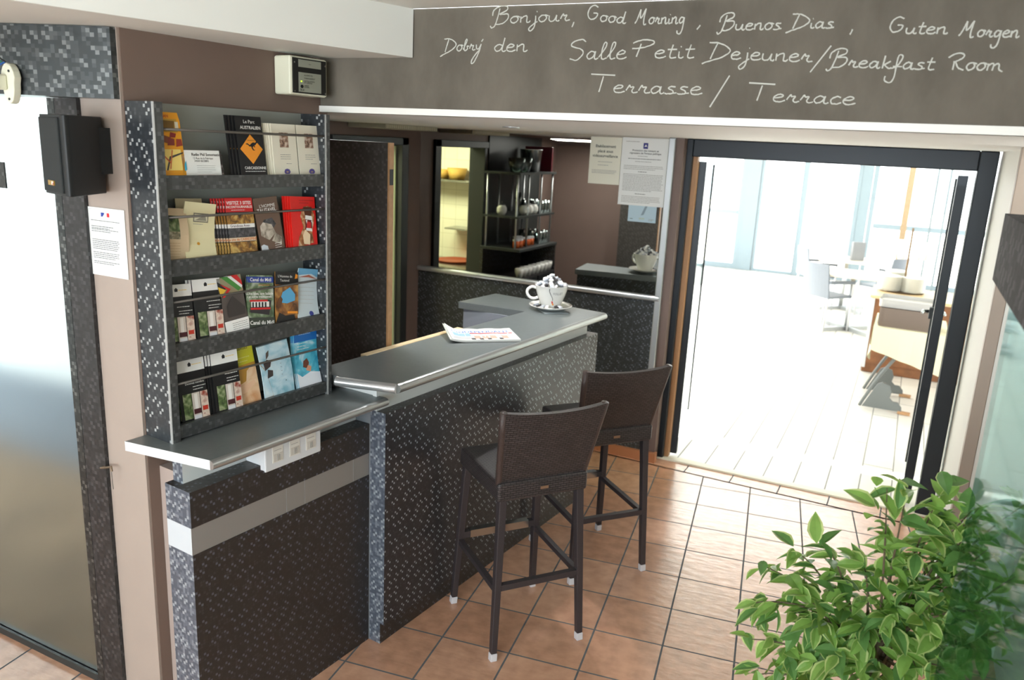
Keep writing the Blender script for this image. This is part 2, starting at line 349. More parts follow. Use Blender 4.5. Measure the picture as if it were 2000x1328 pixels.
TXT = {}
def text_mesh(t, align, bold, shear):
    key = (t, align, bold, shear)
    if key in TXT: return TXT[key]
    c = bpy.data.curves.new('txt', 'FONT'); c.body = t; c.align_x = align; c.size = 1.0; c.shear = shear; c.resolution_u = 2
    if bold: c.offset = 0.018
    o = bpy.data.objects.new('txt', c); me = bpy.data.meshes.new_from_object(o)
    vs = [tuple(v.co) for v in me.vertices]; fs = [tuple(p.vertices) for p in me.polygons]
    xs = [v[0] for v in vs] or [0, 1]; w = max(xs) - min(xs)
    bpy.data.objects.remove(o); bpy.data.meshes.remove(me); bpy.data.curves.remove(c)
    TXT[key] = (vs, fs, w); return TXT[key]
def tag(o, label, cat, group=None):
    o['label'] = label; o['category'] = cat
    if group: o['group'] = group
    return o
def thing(name, label, cat, loc=(0, 0, 0), rz=0.0, group=None, mw=None):
    o = bpy.data.objects.new(name, None); SC.collection.objects.link(o); o.empty_display_size = 0.1
    if mw is not None: o.matrix_world = mw
    else: o.location = loc; o.rotation_euler = (0, 0, rz)
    return tag(o, label, cat, group)
def struct(o): o['kind'] = 'structure'; return o
def dup(root, loc=None, rz=None, label=None, group=None, mw=None):
    r = root.copy(); SC.collection.objects.link(r)
    if mw is not None: r.matrix_world = mw
    if loc is not None: r.location = loc
    if rz is not None: r.rotation_euler = (0, 0, rz)
    if label: r['label'] = label
    if group: r['group'] = group
    for ch in list(root.children):
        c = ch.copy(); SC.collection.objects.link(c); c.parent = r
        for g in list(ch.children):
            d = g.copy(); SC.collection.objects.link(d); d.parent = c
    return r

# counter frame: X along the bar (away from the viewer), Y into the bar, Z up
UA = (0.102, 0.9948); NO = (0.9948, -0.102); P0 = (-1.788, 2.495); TH = math.atan2(UA[1], UA[0])
def Wp(a, o, z=0.0): return Vector((P0[0] + UA[0] * a + NO[0] * o, P0[1] + UA[1] * a + NO[1] * o, z))
CFRAME = Matrix.Translation((P0[0], P0[1], 0)) @ Matrix.Rotation(TH, 4, 'Z')     # local (a, -o, z)

# ------------------------------------------------------------------ room shell
G0 = (-1.763, 3.904); GA = math.radians(8.4546); GS = 0.31
def tile_uv(co):
    dx, dy = co.x - G0[0], co.y - G0[1]
    return ((dx * math.cos(GA) + dy * math.sin(GA)) / GS + 20, (-dx * math.sin(GA) + dy * math.cos(GA)) / GS + 20)
b = MB(); b.face([(-5, -3.2, 0), (1.2, -3.2, 0), (1.2, 1.76, 0), (-5, 1.76, 0)]); b.face([(-3.4, 1.76, 0), (1.2, 1.76, 0), (1.2, 5.085, 0), (-3.4, 5.175, 0)])
b.v[4] = (-2.4, 1.76, 0); b.v[7] = (-2.4, 2.58, 0); b.v.append((-3.4, 2.58, 0)); b.v.append((-3.4, 5.168, 0)); b.f[1] = (4, 5, 6, 9, 8, 7)
b.face([(-3.4, 5.0, -0.03), (0.6, 5.0, -0.03), (0.6, 5.3, -0.03), (-3.4, 5.3, -0.03)])
struct(b.build('floor', [TILE], uvfn=tile_uv))
b = MB(); b.face([(-3.4, 5.155, 0), (0.6, 5.075, 0), (0.6, 5.262, 0), (-3.4, 5.262, 0)])
struct(b.build('floor', [TILE], uvfn=lambda co: ((co.x + 1.139 - 0.015 * (co.y - 5.2) ) / GS + 10, 0.03 + (co.y - 5.1 + 0.02 * (co.x + 0.5)) / 0.17 * 0.94 + 10)))
struct(MB().box(-1.45, 0.42, 5.258, 5.33, -0.02, 0.012).build('trim_1', mat('door_sill_stone', (226, 222, 204), 0.5), bevel=0.004))
b = MB(); b.face([(-5.2, 5.3, -0.004), (2.6, 5.3, -0.004), (2.6, 15.6, -0.004), (-5.2, 15.6, -0.004)])
struct(b.build('floor', [PLANK], uvfn=lambda co: (co.y, co.x + 0.05)))
# ground outside the frosted entrance door
struct(MB().box(-9, -2.3, 1.76, 3.05, -0.1, -0.02).build('ground', CONCRETE))
struct(MB().box(-9, -2.4, 1.76, 3.05, 2.62, 2.72).box(-9, -5.02, 0.3, 1.76, 2.62, 2.72).build('sun_block_slab', WHITE))  # unseen slabs added to keep sun off the outside ground
struct(MB().box(-9, -3.5, 3.02, 3.049, 0, .55).build('wall_outside', mat('outside_dim_band', (122, 132, 140), .9, noise=.2, nscale=6)))  # invented darker base, dims the lower part of the frosted pane
struct(MB().box(-9, -3.55, 3.05, 3.2, 0, 2.6).build('wall_outside', WHITE))
# main ceiling, bulkhead, beam and soffit
struct(MB().prism([(-5, -3.2), (1.2, -3.2), (1.2, 2.53), (-2.3, 2.53), (-2.3, 1.76), (-5, 1.76)], 2.585, 2.7).build('ceiling', WHITE))
bk = [(-2.36 + .67 * t + .05 * math.sin(math.pi * t) * (1 - t) - .028 * math.sin(math.pi * t), .2 + 2.328 * t) for t in [k / 16 for k in range(17)]] + [ (-2.14, 2.528), (-2.23, 1.70), (-3.4, 1.70), (-3.4, 0.2)]
struct(MB().prism(bk, 2.42, 2.59).build('ceiling', WHITE))
struct(MB().box(-3.5, 0.45, 2.55, 5.3, 2.222, 2.35).build('ceiling', SOFFIT))
struct(MB().box(-2.135, 0.45, 2.535, 2.60, 2.222, 2.245).build('trim_2', mat('lip_paint', (236, 236, 230), 0.5)))
# walls
struct(MB().box(-2.40, -2.212, 1.72, 2.58, 0, 2.45, 0).build('wall_left', BEIGE))
# brown face of the pillar, its step under the worktop
fr = CFRAME
b = MB().box(-0.806, 0.015, 0.34, 0.40, 0, 2.44)
struct(b.build('wall_left', BROWN, mw=fr))
b = MB().box(-0.765, -0.02, 0.195, 0.339, 0, 0.995)
struct(b.build('wall_left', mat('beige_step_paint', (166, 152, 144), 0.6), mw=fr))
struct(MB().box(-3.4, -2.14, 2.56, 2.60, 0, 2.23).build('wall_left', BROWNW))
# left wall of the bar with its doorway to the kitchen
b = MB().box(-3.515, -3.375, 2.6, 4.13, 0, 2.23).box(-3.515, -3.375, 4.98, 5.35, 0, 2.23).box(-3.515, -3.375, 4.13, 4.98, 2.12, 2.23)
struct(b.build('wall_left', BROWNW))
b = MB().box(-3.52, -3.35, 4.90, 4.985, 0, 2.14).box(-3.52, -3.365, 4.125, 4.165, 0, 2.14).box(-3.52, -3.35, 4.125, 4.985, 2.085, 2.14)
struct(b.build('trim_3', DARKF, bevel=0.004))
struct(MB().box(-3.50, -3.40, 4.885, 4.90, 0, 2.08).build('trim_4', mat('lit_reveal_strip', (150, 158, 130), 0.5)))  # pale colour stands for light falling on a sliver of the reveal
# back wall of the bar: wainscot panel and the door wall
struct(MB().box(-3.375, -1.43, 5.20, 5.33, 0, 2.23).box(-1.43, -1.375, 5.185, 5.4, 0, 2.23).build('wall_back', BROWNW))
struct(MB().box(-3.375, -1.445, 5.175, 5.20, 0.07, 1.15).build('wall_back', MOS_WAIN))
struct(MB().box(-3.37, -1.36, 5.15, 5.20, 0, 0.07).build('baseboard_back', mat('terracotta_plinth', (176, 116, 80), 0.5)))
struct(MB().box(-3.375, -1.43, 5.145, 5.20, 1.148, 1.185).build('trim_5', SILVER, bevel=0.012))
struct(MB().box(-1.468, -1.425, 5.15, 5.20, 0.05, 2.222).build('trim_6', SILVER, bevel=0.006))
# right wall of the lobby
struct(MB().box(0.40, 0.70, 3.80, 5.45, 0, 2.6).box(0.62, 0.75, -3.2, 3.80, 0, 2.6).build('wall_right', mat('right_wall_paint', (216, 216, 210), 0.6, bump=0.06, bscale=40)))
struct(MB().box(0.385, 0.40, 3.82, 5.25, 0, 0.055).build('baseboard_right', mat('skirting_white', (222, 222, 216), 0.5)))
b = MB().box(0.38, 0.40, 4.10, 4.16, 0.055, 2.22, 1).box(0.37, 0.40, 3.86, 4.10, 0.055, 2.22, 0).box(0.35, 0.40, 3.80, 3.86, 0.055, 2.22, 1)
struct(b.build('trim_7', [mat('casing_paint', (224, 222, 212), 0.5), mat('casing_edge', (160, 146, 134), 0.5)], bevel=0.004))
# wall behind the viewer and to the far left, so the lobby is a room
struct(MB().box(-5, 1.2, -3.3, -3.2, 0, 2.6).build('wall_front', WHITE))
struct(MB().box(-5.1, -5.0, -3.3, 1.72, 0, 2.6).build('wall_left', WHITE))
# front-door wall left of the pillar: frosted automatic sliding door and its posts
d1 = struct(MB().box(-2.56, -2.525, 1.715, 1.76, 0, 2.21, 0).box(-2.523, -2.51, 1.72, 1.76, 0, 2.21, 1).box(-2.508, -2.40, 1.705, 1.78, 0, 2.21, 2).build('door_1', [MOS_STEEL, BLACK, MOS_POST]))
fd = struct(MB().box(-5.0, -2.56, 1.745, 1.753, 0.03, 2.21).build('window_1', FROST))
b = MB()
for k in range(24):
    if k % 2 == 0: b.box(-2.86 - 0.11 * k - 0.055, -2.86 - 0.11 * k, 1.738, 1.744, 1.90, 1.99)
b.build('mosaic_sticker_row', MOS_GREY, parent=fd)
struct(MB().box(-5, -2.4, 1.735, 1.77, 0.0, 0.03).build('trim_8', DARKF))

# ------------------------------------------------------------------ chalkboard over the bar
cb = tag(MB().box(-2.118, 0.42, 2.534, 2.56, 2.245, 2.585).build('chalkboard', BOARD), 'long dark chalkboard beam above the bar and glass door, with chalk greetings', 'chalkboard')
GL = {  # single-stroke handwriting, x-height = 1; (advance, strokes)
 'o': (1.0, [[(.75, .95), (.35, .95), (.1, .5), (.3, .05), (.65, .1), (.85, .55), (.7, .95), (1.0, .85)]]),
 'n': (1.1, [[(.1, .95), (.15, .0)], [(.15, .6), (.45, .95), (.7, .9), (.75, .1), (.95, .0), (1.1, .2)]]),
 'j': (.7, [[(.45, .95), (.5, .2), (.45, -.8), (.15, -1.3), (-.05, -1.0), (.2, -.5), (.7, .1)], [(.5, 1.5), (.55, 1.56)]]),
 'u': (1.1, [[(.1, .9), (.12, .25), (.35, .0), (.65, .2), (.8, .9)], [(.8, .9), (.8, .15), (1.0, .0), (1.1, .15)]]),
 'r': (.95, [[(.1, .3), (.3, 1.0), (.4, .75), (.65, .8), (.55, .3), (.7, .02), (1.0, .15)]]),
 'd': (1.15, [[(.8, .8), (.45, .95), (.1, .5), (.3, .02), (.65, .2), (.85, .9), (.95, 1.9)], [(.9, 1.2), (.82, .2), (1.0, .0), (1.2, .12)]]),
 'i': (.55, [[(.15, .8), (.2, .1), (.4, .0), (.55, .15)], [(.2, 1.4), (.26, 1.46)]]),
 'g': (1.05, [[(.8, .85), (.4, .95), (.15, .5), (.35, .05), (.7, .3), (.85, .95)], [(.85, .95), (.85, -.9), (.6, -1.6), (.2, -1.5), (.1, -1.1)]]),
 's': (.9, [[(.75, .9), (.4, .95), (.25, .7), (.6, .4), (.6, .08), (.2, .0), (.05, .1)], [(.6, .1), (.9, .15)]]),
 'a': (1.1, [[(.75, .8), (.4, .95), (.1, .45), (.3, .02), (.65, .3), (.8, .95)], [(.8, .95), (.78, .15), (.95, .0), (1.1, .15)]]),
 'e': (.95, [[(.1, .5), (.6, .6), (.75, .85), (.45, 1.0), (.12, .6), (.2, .1), (.6, .0), (.95, .2)]]),
 't': (.8, [[(.4, 1.7), (.3, .3), (.45, .0), (.8, .1)], [(.05, 1.05), (.75, 1.1)]]),
 'l': (.75, [[(.05, .2), (.5, 1.3), (.55, 1.9), (.35, 1.9), (.25, 1.0), (.3, .15), (.5, .0), (.75, .15)]]),
 'b': (.9, [[(.05, .2), (.45, 1.4), (.45, 1.85), (.25, 1.6), (.2, .3), (.4, .0), (.7, .3), (.6, .75), (.9, .7)]]),
 'y': (1.0, [[(.1, .9), (.2, .3), (.5, .2), (.8, .9)], [(.8, .95), (.6, -.4), (.1, -1.9), (-.25, -2.2), (-.3, -1.7), (.1, -.8), (.7, .1)], [(.8, 1.35), (1.0, 1.75)]]),
 'k': (1.0, [[(.2, 1.8), (.2, .0)], [(.2, .4), (.8, 1.0)], [(.35, .5), (.7, .05), (1.0, .1)]]),
 'f': (.9, [[(.0, .0), (.5, .5), (.75, 1.7), (.4, 1.9), (.35, 1.0), (.45, -1.2), (.2, -2.0), (-.3, -1.7), (-.35, -1.1)], [(.1, .3), (.9, .3)]]),
 'm': (1.6, [[(.1, .95), (.12, .0)], [(.12, .6), (.4, .95), (.6, .8), (.6, .0)], [(.6, .6), (.9, .95), (1.1, .8), (1.2, .2), (1.6, -.1)]]),
 'c': (.85, [[(.75, .8), (.5, .98), (.15, .6), (.2, .1), (.55, .0), (.85, .2)]]),
 'v': (.9, [[(.1, .9), (.35, .0), (.7, .9), (.9, .85)]]),
 'B': (2.0, [[(.85, 2.3), (.75, 1.0), (.55, -.3), (.25, -.6), (.1, -.3)], [(.2, 1.2), (.25, 2.0), (.8, 2.6), (1.5, 2.6), (1.6, 2.0), (.9, 1.4), (1.7, 1.4), (1.8, .7), (1.3, .0), (.55, -.1)]]),
 'G': (1.6, [[(1.2, 2.2), (.7, 2.5), (.2, 1.9), (.1, .9), (.5, .2), (1.1, .5), (1.25, 1.2), (.75, 1.25)]]),
 'M': (2.2, [[(.05, .1), (.3, .6), (.55, 1.8), (.65, 2.3)], [(.65, 2.3), (.8, 1.0), (1.1, 1.3), (1.45, 2.4)], [(1.45, 2.4), (1.4, .8), (1.55, -.1), (1.9, .0)]]),
 'D': (2.3, [[(.3, 2.1), (1.1, 2.1), (1.9, 1.6), (2.2, 1.0), (1.6, .2), (.4, -.5), (.0, -.8)], [(1.0, 2.0), (.8, .9), (.65, -.1)]]),
 'S': (1.7, [[(1.5, 2.1), (1.1, 2.4), (.4, 2.1), (.3, 1.6), (1.2, 1.2), (1.4, .6), (.9, -.1), (.3, .1)]]),
 'P': (1.9, [[(.1, 1.9), (.8, 2.3), (1.6, 2.2), (1.7, 1.8), (.9, 1.3), (.1, 1.2)], [(.75, 1.8), (.55, .1)]]),
 'R': (2.0, [[(.1, 1.6), (.8, 2.2), (1.5, 2.1), (1.5, 1.6), (.9, 1.1), (.7, 1.1)], [(.8, 1.1), (.85, .0)], [(.9, 1.15), (1.3, .3), (1.9, .0)]]),
 'T': (2.0, [[(.1, 2.4), (2.0, 2.3)], [(1.1, 2.1), (1.0, .6), (.95, .0)]]),
 'w': (1.4, [[(.1, .9), (.35, .0), (.7, .8), (1.0, .0), (1.3, .9)]]),
 '/': (1.0, [[(.0, .0), (1.0, 3.0)]]), ',': (.5, [[(.3, .4), (.3, .1), (.05, -.5)]]),
}
def smooth_line(p, n=5):
    if len(p) < 3: return p
    q = [p[0]] + p + [p[-1]]; out = []
    for i in range(1, len(q) - 2):
        for k in range(n):
            t = k / n; r = []
            for d in (0, 1):
                a, b_, c, e = q[i - 1][d], q[i][d], q[i + 1][d], q[i + 2][d]
                r.append(0.5 * (2 * b_ + (c - a) * t + (2 * a - 5 * b_ + 4 * c - e) * t * t + (3 * b_ - a - 3 * c + e) * t ** 3))
            out.append(tuple(r))
    out.append(p[-1]); return out
def chalk_word(mb, word, x0, z0, x1, z1, xh, slant=0.12, r=0.0023):
    tot = sum(GL[c][0] for c in word); kx = (x1 - x0) / tot; pen = 0.0
    for c in word:
        adv, strokes = GL[c]
        for st in strokes:
            pts = []
            for gx, gz in smooth_line(st):
                t = (pen + gx) / tot; zz = z0 + (z1 - z0) * t + gz * xh
                pts.append((x0 + (pen + gx) * kx + gz * xh * slant, 2.5335, zz + random.uniform(-.0006, .0006)))
            mb.tube(pts, [r * random.uniform(0.8, 1.15) for _ in pts], 6)
        pen += adv
def chalk_line(words):
    for w in words:
        mb = MB(); chalk_word(mb, *w)
        mb.bend(lambda x, y, z: (x, 2.5335 + (y - 2.5335) * 0.3, z))
        mb.build('chalk_word' if len(w[0]) > 1 else 'chalk_mark', CHALK, parent=cb)
chalk_line([('Bonjour', -1.383, 2.529, -1.09, 2.534, .021), (',', -1.078, 2.522, -1.071, 2.524, .016), ('Good', -1.03, 2.534, -.897, 2.521, .0185), ('Morning', -.867, 2.519, -.707, 2.518, .0185), (',', -.668, 2.507, -.655, 2.507, .014),
            ('Buenos', -.608, 2.497, -.42, 2.496, .018), ('Dias', -.405, 2.500, -.277, 2.497, .0175), (',', -.232, 2.487, -.226, 2.487, .016), ('Guten', -.136, 2.481, .011, 2.478, .017), ('Morgen', .037, 2.471, .177, 2.467, .0165)])
chalk_line([('Dobry', -1.575, 2.440, -1.41, 2.446, .020), ('den', -1.365, 2.441, -1.236, 2.440, .023)])
chalk_line([('Salle', -1.091, 2.414, -.885, 2.416, .0255), ('Petit', -.875, 2.419, -.668, 2.418, .023), ('Dejeuner', -.64, 2.418, -.325, 2.406, .021), ('/', -.325, 2.378, -.286, 2.378, .024), ('Breakfast', -.285, 2.394, -.007, 2.386, .0185), ('Room', .017, 2.387, .155, 2.384, .019)])
chalk_line([('Terrasse', -1.011, 2.314, -.632, 2.311, .023), ('/', -.604, 2.275, -.565, 2.275, .031), ('Terrace', -.504, 2.297, -.192, 2.291, .021)])

# ------------------------------------------------------------------ entrance pelmet, sensor, loudspeaker, notices
b = MB(); arc = []
for k in range(15):
    x = -2.215 - 1.4 * k / 14; arc.append((x, 1.70 - 0.16 * math.sin(math.pi * min(1, (k / 14) * 1.0))))
poly = arc[::-1] + [(-2.215, 1.78), (-3.615, 1.78)]
poly = [(-3.615, 1.78)] + arc[::-1] + [(-2.215, 1.78)]
o = tag(b.prism(poly, 2.212, 2.418).build('door_pelmet', MOS_STEEL), 'curved steel-grey mosaic housing above the frosted entrance door', 'door housing')
se = thing('sensor_bracket', 'ivory oval cable bracket with loose wires on the curved mosaic housing', 'bracket', (-2.525, 1.585, 2.243))
pr = [(0.035 * math.cos(t) * (1 if math.sin(t) > 0 else .8), 0.06 * math.sin(t)) for t in [2 * math.pi * k / 20 for k in range(20)]]
b = MB().prism_xz(pr, -0.012, 0.012); b.build('mounting_plate', PLASTI, parent=se, bevel=0.003)
MB().box(-0.06, 0.0, -0.05, -0.012, -0.02, 0.025).build('socket', PLASTI, parent=se, bevel=0.006)
for sx, sz in ((0.012, 0.036), (0.002, -0.046)):
    MB().lathe([(0.0001, 0), (0.004, 0), (0.004, 0.002), (0.0001, 0.002)], n=10).bend(lambda x, y, z: (sx + x, -0.0125 - z, sz + y)).build('screw', DARKF, parent=se)
def wire(pts, c, r=0.0025): MB().tube([(p[0], p[1], p[2]) for p in [(q[0] + .03, -0.03 - 0.02 * i / len(pts), q[1]) for i, q in enumerate(smooth_line(pts, 4))]], r, 6).build('wire', c, parent=se)
wire([(-.02, .06), (-.05, .09), (-.01, .16), (-.04, .20), (-.12, .19)], mat('green_wire', (28, 110, 90), .5), 0.003)
wire([(.0, .06), (-.05, .1), (-.12, .14)], mat('black_wire', (20, 22, 24), .5))
wire([(-.005, .06), (-.03, .03), (-.07, -.02)], mat('blue_wire', (40, 90, 160), .5))
# loudspeaker
sp = thing('loudspeaker', 'small black wall loudspeaker beside the frosted entrance door', 'loudspeaker', (0, 0, 1.925))
FL, FR, BR, BL = (-2.368, 1.559), (-2.186, 1.51), (-2.28, 1.70), (-2.37, 1.718)
pl = [FL]
for k in range(6):
    t = k / 5; p = Vector(FR); a = p + (Vector(FL) - p).normalized() * 0.03; c = p + (Vector(BR) - p).normalized() * 0.03
    q = a * (1 - t) ** 2 + p * 2 * t * (1 - t) + c * t * t; pl.append(tuple(q))
pl += [BR, BL]
MB().prism(pl, 0, 0.232).build('cabinet', BLACK, parent=sp, bevel=0.004)
fm = Matrix.Translation((FL[0], FL[1], 1.925)) @ Matrix.Rotation(math.atan2(FR[1] - FL[1], FR[0] - FL[0]), 4, 'Z')
def sp_part(mb, name, m, **k):
    o = mb.build(name, m, **k); o.parent = sp; o.matrix_parent_inverse = Matrix.Identity(4); o.matrix_local = Matrix.Translation((0, 0, -1.925)) @ fm; return o
sp_part(MB().box(0.006, 0.150, -0.006, 0.002, 0.008, 0.224), 'grille', mat('speaker_cloth', (38, 42, 42), 0.8, bump=0.4, bscale=600), bevel=0.003)
bd = MB().box(0.052, 0.098, -0.009, -0.006, 0.028, 0.042, 0); bd.quad_xz(.080, .095, .0305, .0395, -.0094, 1).quad_xz(.088, .096, .030, .036, -.0095, 2)
sp_part(bd, 'badge', [mat('gold_badge', (190, 150, 70), 0.3, 0.6), ink((240, 236, 220)), ink((170, 50, 50))])
MB().box(-2.33, -2.27, 1.66, 1.72, 0.06, 0.2).build('bracket', BLACK, parent=sp)
# notice on the pillar
def lines(mb, x0, x1, z, n, pitch, h, m, y=-0.0012, seed=0):
    rn = random.Random(seed)
    for k in range(n):
        x = x0; xe = x1 - (rn.random() * 0.35 * (x1 - x0) if k == n - 1 else rn.random() * 0.05 * (x1 - x0)); zz = z - k * pitch
        while x < xe:
            w = min(rn.uniform(3, 9) * h * 0.75, xe - x); mb.quad_xz(x, x + w, zz, zz + h, y, m); x += w + h * 0.7
nt_ = MB(); w, h = 0.174, 0.222
nt_.box(0, w, 0, 0.0015, 0, h, 0)
for (x0, x1, z0, z1) in ((.006, w - .006, .006, .007), (.006, w - .006, h - .007, h - .006), (.006, .007, .006, h - .006), (w - .007, w - .006, .006, h - .006)): nt_.quad_xz(x0, x1, z0, z1, -0.0006, 4)
nt_.quad_xz(.064, .080, h - .028, h - .015, -0.0007, 2).quad_xz(.092, .104, h - .028, h - .015, -0.0007, 3)
nt_.face([(.072, -.0008, h - .028), (.080, -.0008, h - .028), (.080, -.0008, h - .019)], 0)
lines(nt_, .014, w - .016, h - .043, 1, .01, .0022, 1, seed=1); lines(nt_, .014, w * .72, h - .062, 2, .006, .0026, 1, seed=2)
for zz, n_, s_ in ((.150, 2, 3), (.117, 6, 4), (.075, 4, 5), (.045, 2, 6)): lines(nt_, .014, w - .03, zz, n_, .006, .0024, 1, seed=s_)
tag(nt_.build('notice', [PAPER, ink((120, 124, 128)), ink((30, 60, 150)), ink((206, 40, 50)), ink((170, 176, 182))], loc=(-2.402, 1.7165, 1.652)), 'white official notice with small blue and red flag on the beige pillar', 'notice')
# hook
hk = thing('wall_hook', 'small dull metal hook with a thin string on beige pillar side', 'hook', (-2.405, 1.72, 0.965))
MB().tube([(0, 0, 0), (0.0, -0.03, .002), (0.03, -0.035, .012), (.062, -0.035, .022), (.064, -.035, .006)], 0.004, 8).build('hook_arm', mat('dull_brass', (128, 110, 90), .4, .6), parent=hk)
MB().tube([(.062, -.036, .022), (.064, -.036, -.03), (.066, -.036, -.06)], 0.0012, 5).build('string', mat('string_grey', (90, 88, 84), .8), parent=hk)

# ------------------------------------------------------------------ alarm box over the rack (box sticks out from the brown face)
al = thing('alarm_box', 'ivory alarm control box with black faceplate under the white bulkhead', 'alarm box', mw=CFRAME @ Matrix.Translation((-0.213, 0.339, 2.272)) )
# it is turned: its faceplate looks toward the lobby
MB().box(-0.004, 0.178, -0.085, 0.0, 0, 0.135).build('housing', PLASTI, parent=al, bevel=0.008)
b = MB().box(0.006, 0.168, -0.0885, -0.084, 0.007, 0.128, 0); b.build('faceplate', mat('faceplate_black', (30, 30, 28), .5), parent=al)
b = MB().box(0.032, 0.142, -0.0895, -0.088, 0.098, 0.124, 0).box(0.032, 0.142, -0.0895, -0.088, 0.012, 0.080, 0)
for k, (t, z) in enumerate((('ALARME FEU', .068), ('DERANGEMENT', .058), ('INSTALLATION', .048), ('EN SERVICE', .042), ('ARRET', .032), ('SIGNAL', .027))):
    b.text(t, .058, z, .0075, -.0898, 1, align='LEFT')
b.text('TR 31', .037, .016, .009, -.0898, 1, align='LEFT', bold=True); b.text('TR31', .08, .108, .006, -.0898, 1, align='LEFT')
b.build('label_panel', [mat('panel_grey', (150, 154, 140), .45), ink((40, 44, 40))], parent=al)
MB().lathe([(.0001, 0), (.006, 0), (.006, .003), (.0001, .003)], n=12).bend(lambda x, y, z: (.046 + x, -.0895 - z, .031 + y)).build('button', BLACK, parent=al)
MB().box(.041, .047, -.0915, -.0895, .046, .051).build('indicator_lamp', mat('lamp_green', (190, 220, 60), .3, emit=1.0), parent=al)
for x, z in ((.012, .013), (.162, .013), (.012, .112), (.162, .112)):
    MB().lathe([(.0001, 0), (.0035, 0), (.0035, .002), (.0001, .002)], n=8).bend(lambda px, py, pz: (x + px, -.0885 - pz, z + py)).build('screw', STEEL, parent=al)

# ------------------------------------------------------------------ brochure rack (local: x along the wall, y into the wall)
rk = thing('brochure_rack', 'tall wall rack of four brochure shelves with mosaic side panels', 'brochure rack', mw=CFRAME @ Matrix.Translation((-0.805, 0.339, 1.121)))
RW, RH, RD = 0.725, 1.088, 0.135
MB().box(0.02, RW - .02, -0.012, 0.0, 0, RH).build('back_panel', mat('rack_back', (140, 144, 138), .5), parent=rk)
for x0, x1 in ((0, 0.022), (RW - .022, RW)):
    b = MB().box(x0, x1, -RD, 0, 0, RH, 0).box(x0, x1 if x0 else x1 + 0.010, -RD - 0.006, -RD, 0, RH, 1).box(x0 + .0, x0 + .0035, -RD - 0.0065, -RD + .001, 0, RH, 2)
    b.build('side_panel', [MOS_RACK, MOS_GREY, mat('edge_strip', (196, 198, 196), .4)], parent=rk)
SHZ = [(0.006, 0.052), (0.272, 0.332), (0.553, 0.606), (0.826, 0.870)]
for z0, z1 in SHZ:
    b = MB().box(0.022, RW - .022, -RD + .002, -RD + .018, z0, z1).box(0.022, RW - .022, -RD + .018, -0.012, z1 - .022, z1 - .010)
    b.build('shelf', MOS_GREY, parent=rk)
for z in (0.196, 0.470, 0.741, 1.009):
    MB().tube([(0.015, -RD + 0.004, z), (RW - .018, -RD + 0.004, z)], 0.0042, 8).build('rod', ROD, parent=rk, smooth=True)

# brochures -----------------------------------------------------------------
PIC_GREEN = pic('print_foliage', [(30, 44, 24), (90, 112, 62), (170, 176, 140)], 40)
PIC_GLASSES = pic('print_glassware', [(196, 176, 160), (222, 204, 188), (150, 60, 40)], 35)
PIC_GOLD = pic('print_cave_gold', [(30, 20, 10), (150, 104, 30), (220, 190, 110)], 40)
PIC_BW = pic('print_dark_stones', [(26, 26, 28), (60, 60, 64), (96, 96, 100)], 60)
PIC_SKULL = pic('print_bones', [(90, 80, 70), (176, 166, 150), (214, 206, 196)], 30)
PIC_FUR = pic('print_fur', [(96, 48, 24), (176, 110, 60), (232, 206, 170)], 35)
PIC_TOWN = pic('print_town', [(50, 60, 40), (130, 120, 90), (190, 184, 160)], 45)
PIC_SKIN = pic('print_skin', [(214, 150, 100), (238, 200, 160), (246, 226, 200)], 12)
PIC_SEA = pic('print_sea', [(120, 180, 200), (186, 214, 226), (222, 236, 240)], 14)
PIC_POOL = pic('print_pool', [(30, 140, 180), (90, 190, 214), (226, 240, 246)], 16)
PIC_BOAT = pic('print_boat_trees', [(40, 60, 40), (96, 120, 80), (196, 206, 190)], 30)
PIC_ARCH = pic('print_rock', [(50, 30, 16), (140, 90, 40), (196, 150, 80)], 25)
PIC_PORTRAIT = pic('print_portrait', [(70, 50, 40), (150, 120, 100), (210, 196, 180)], 70)
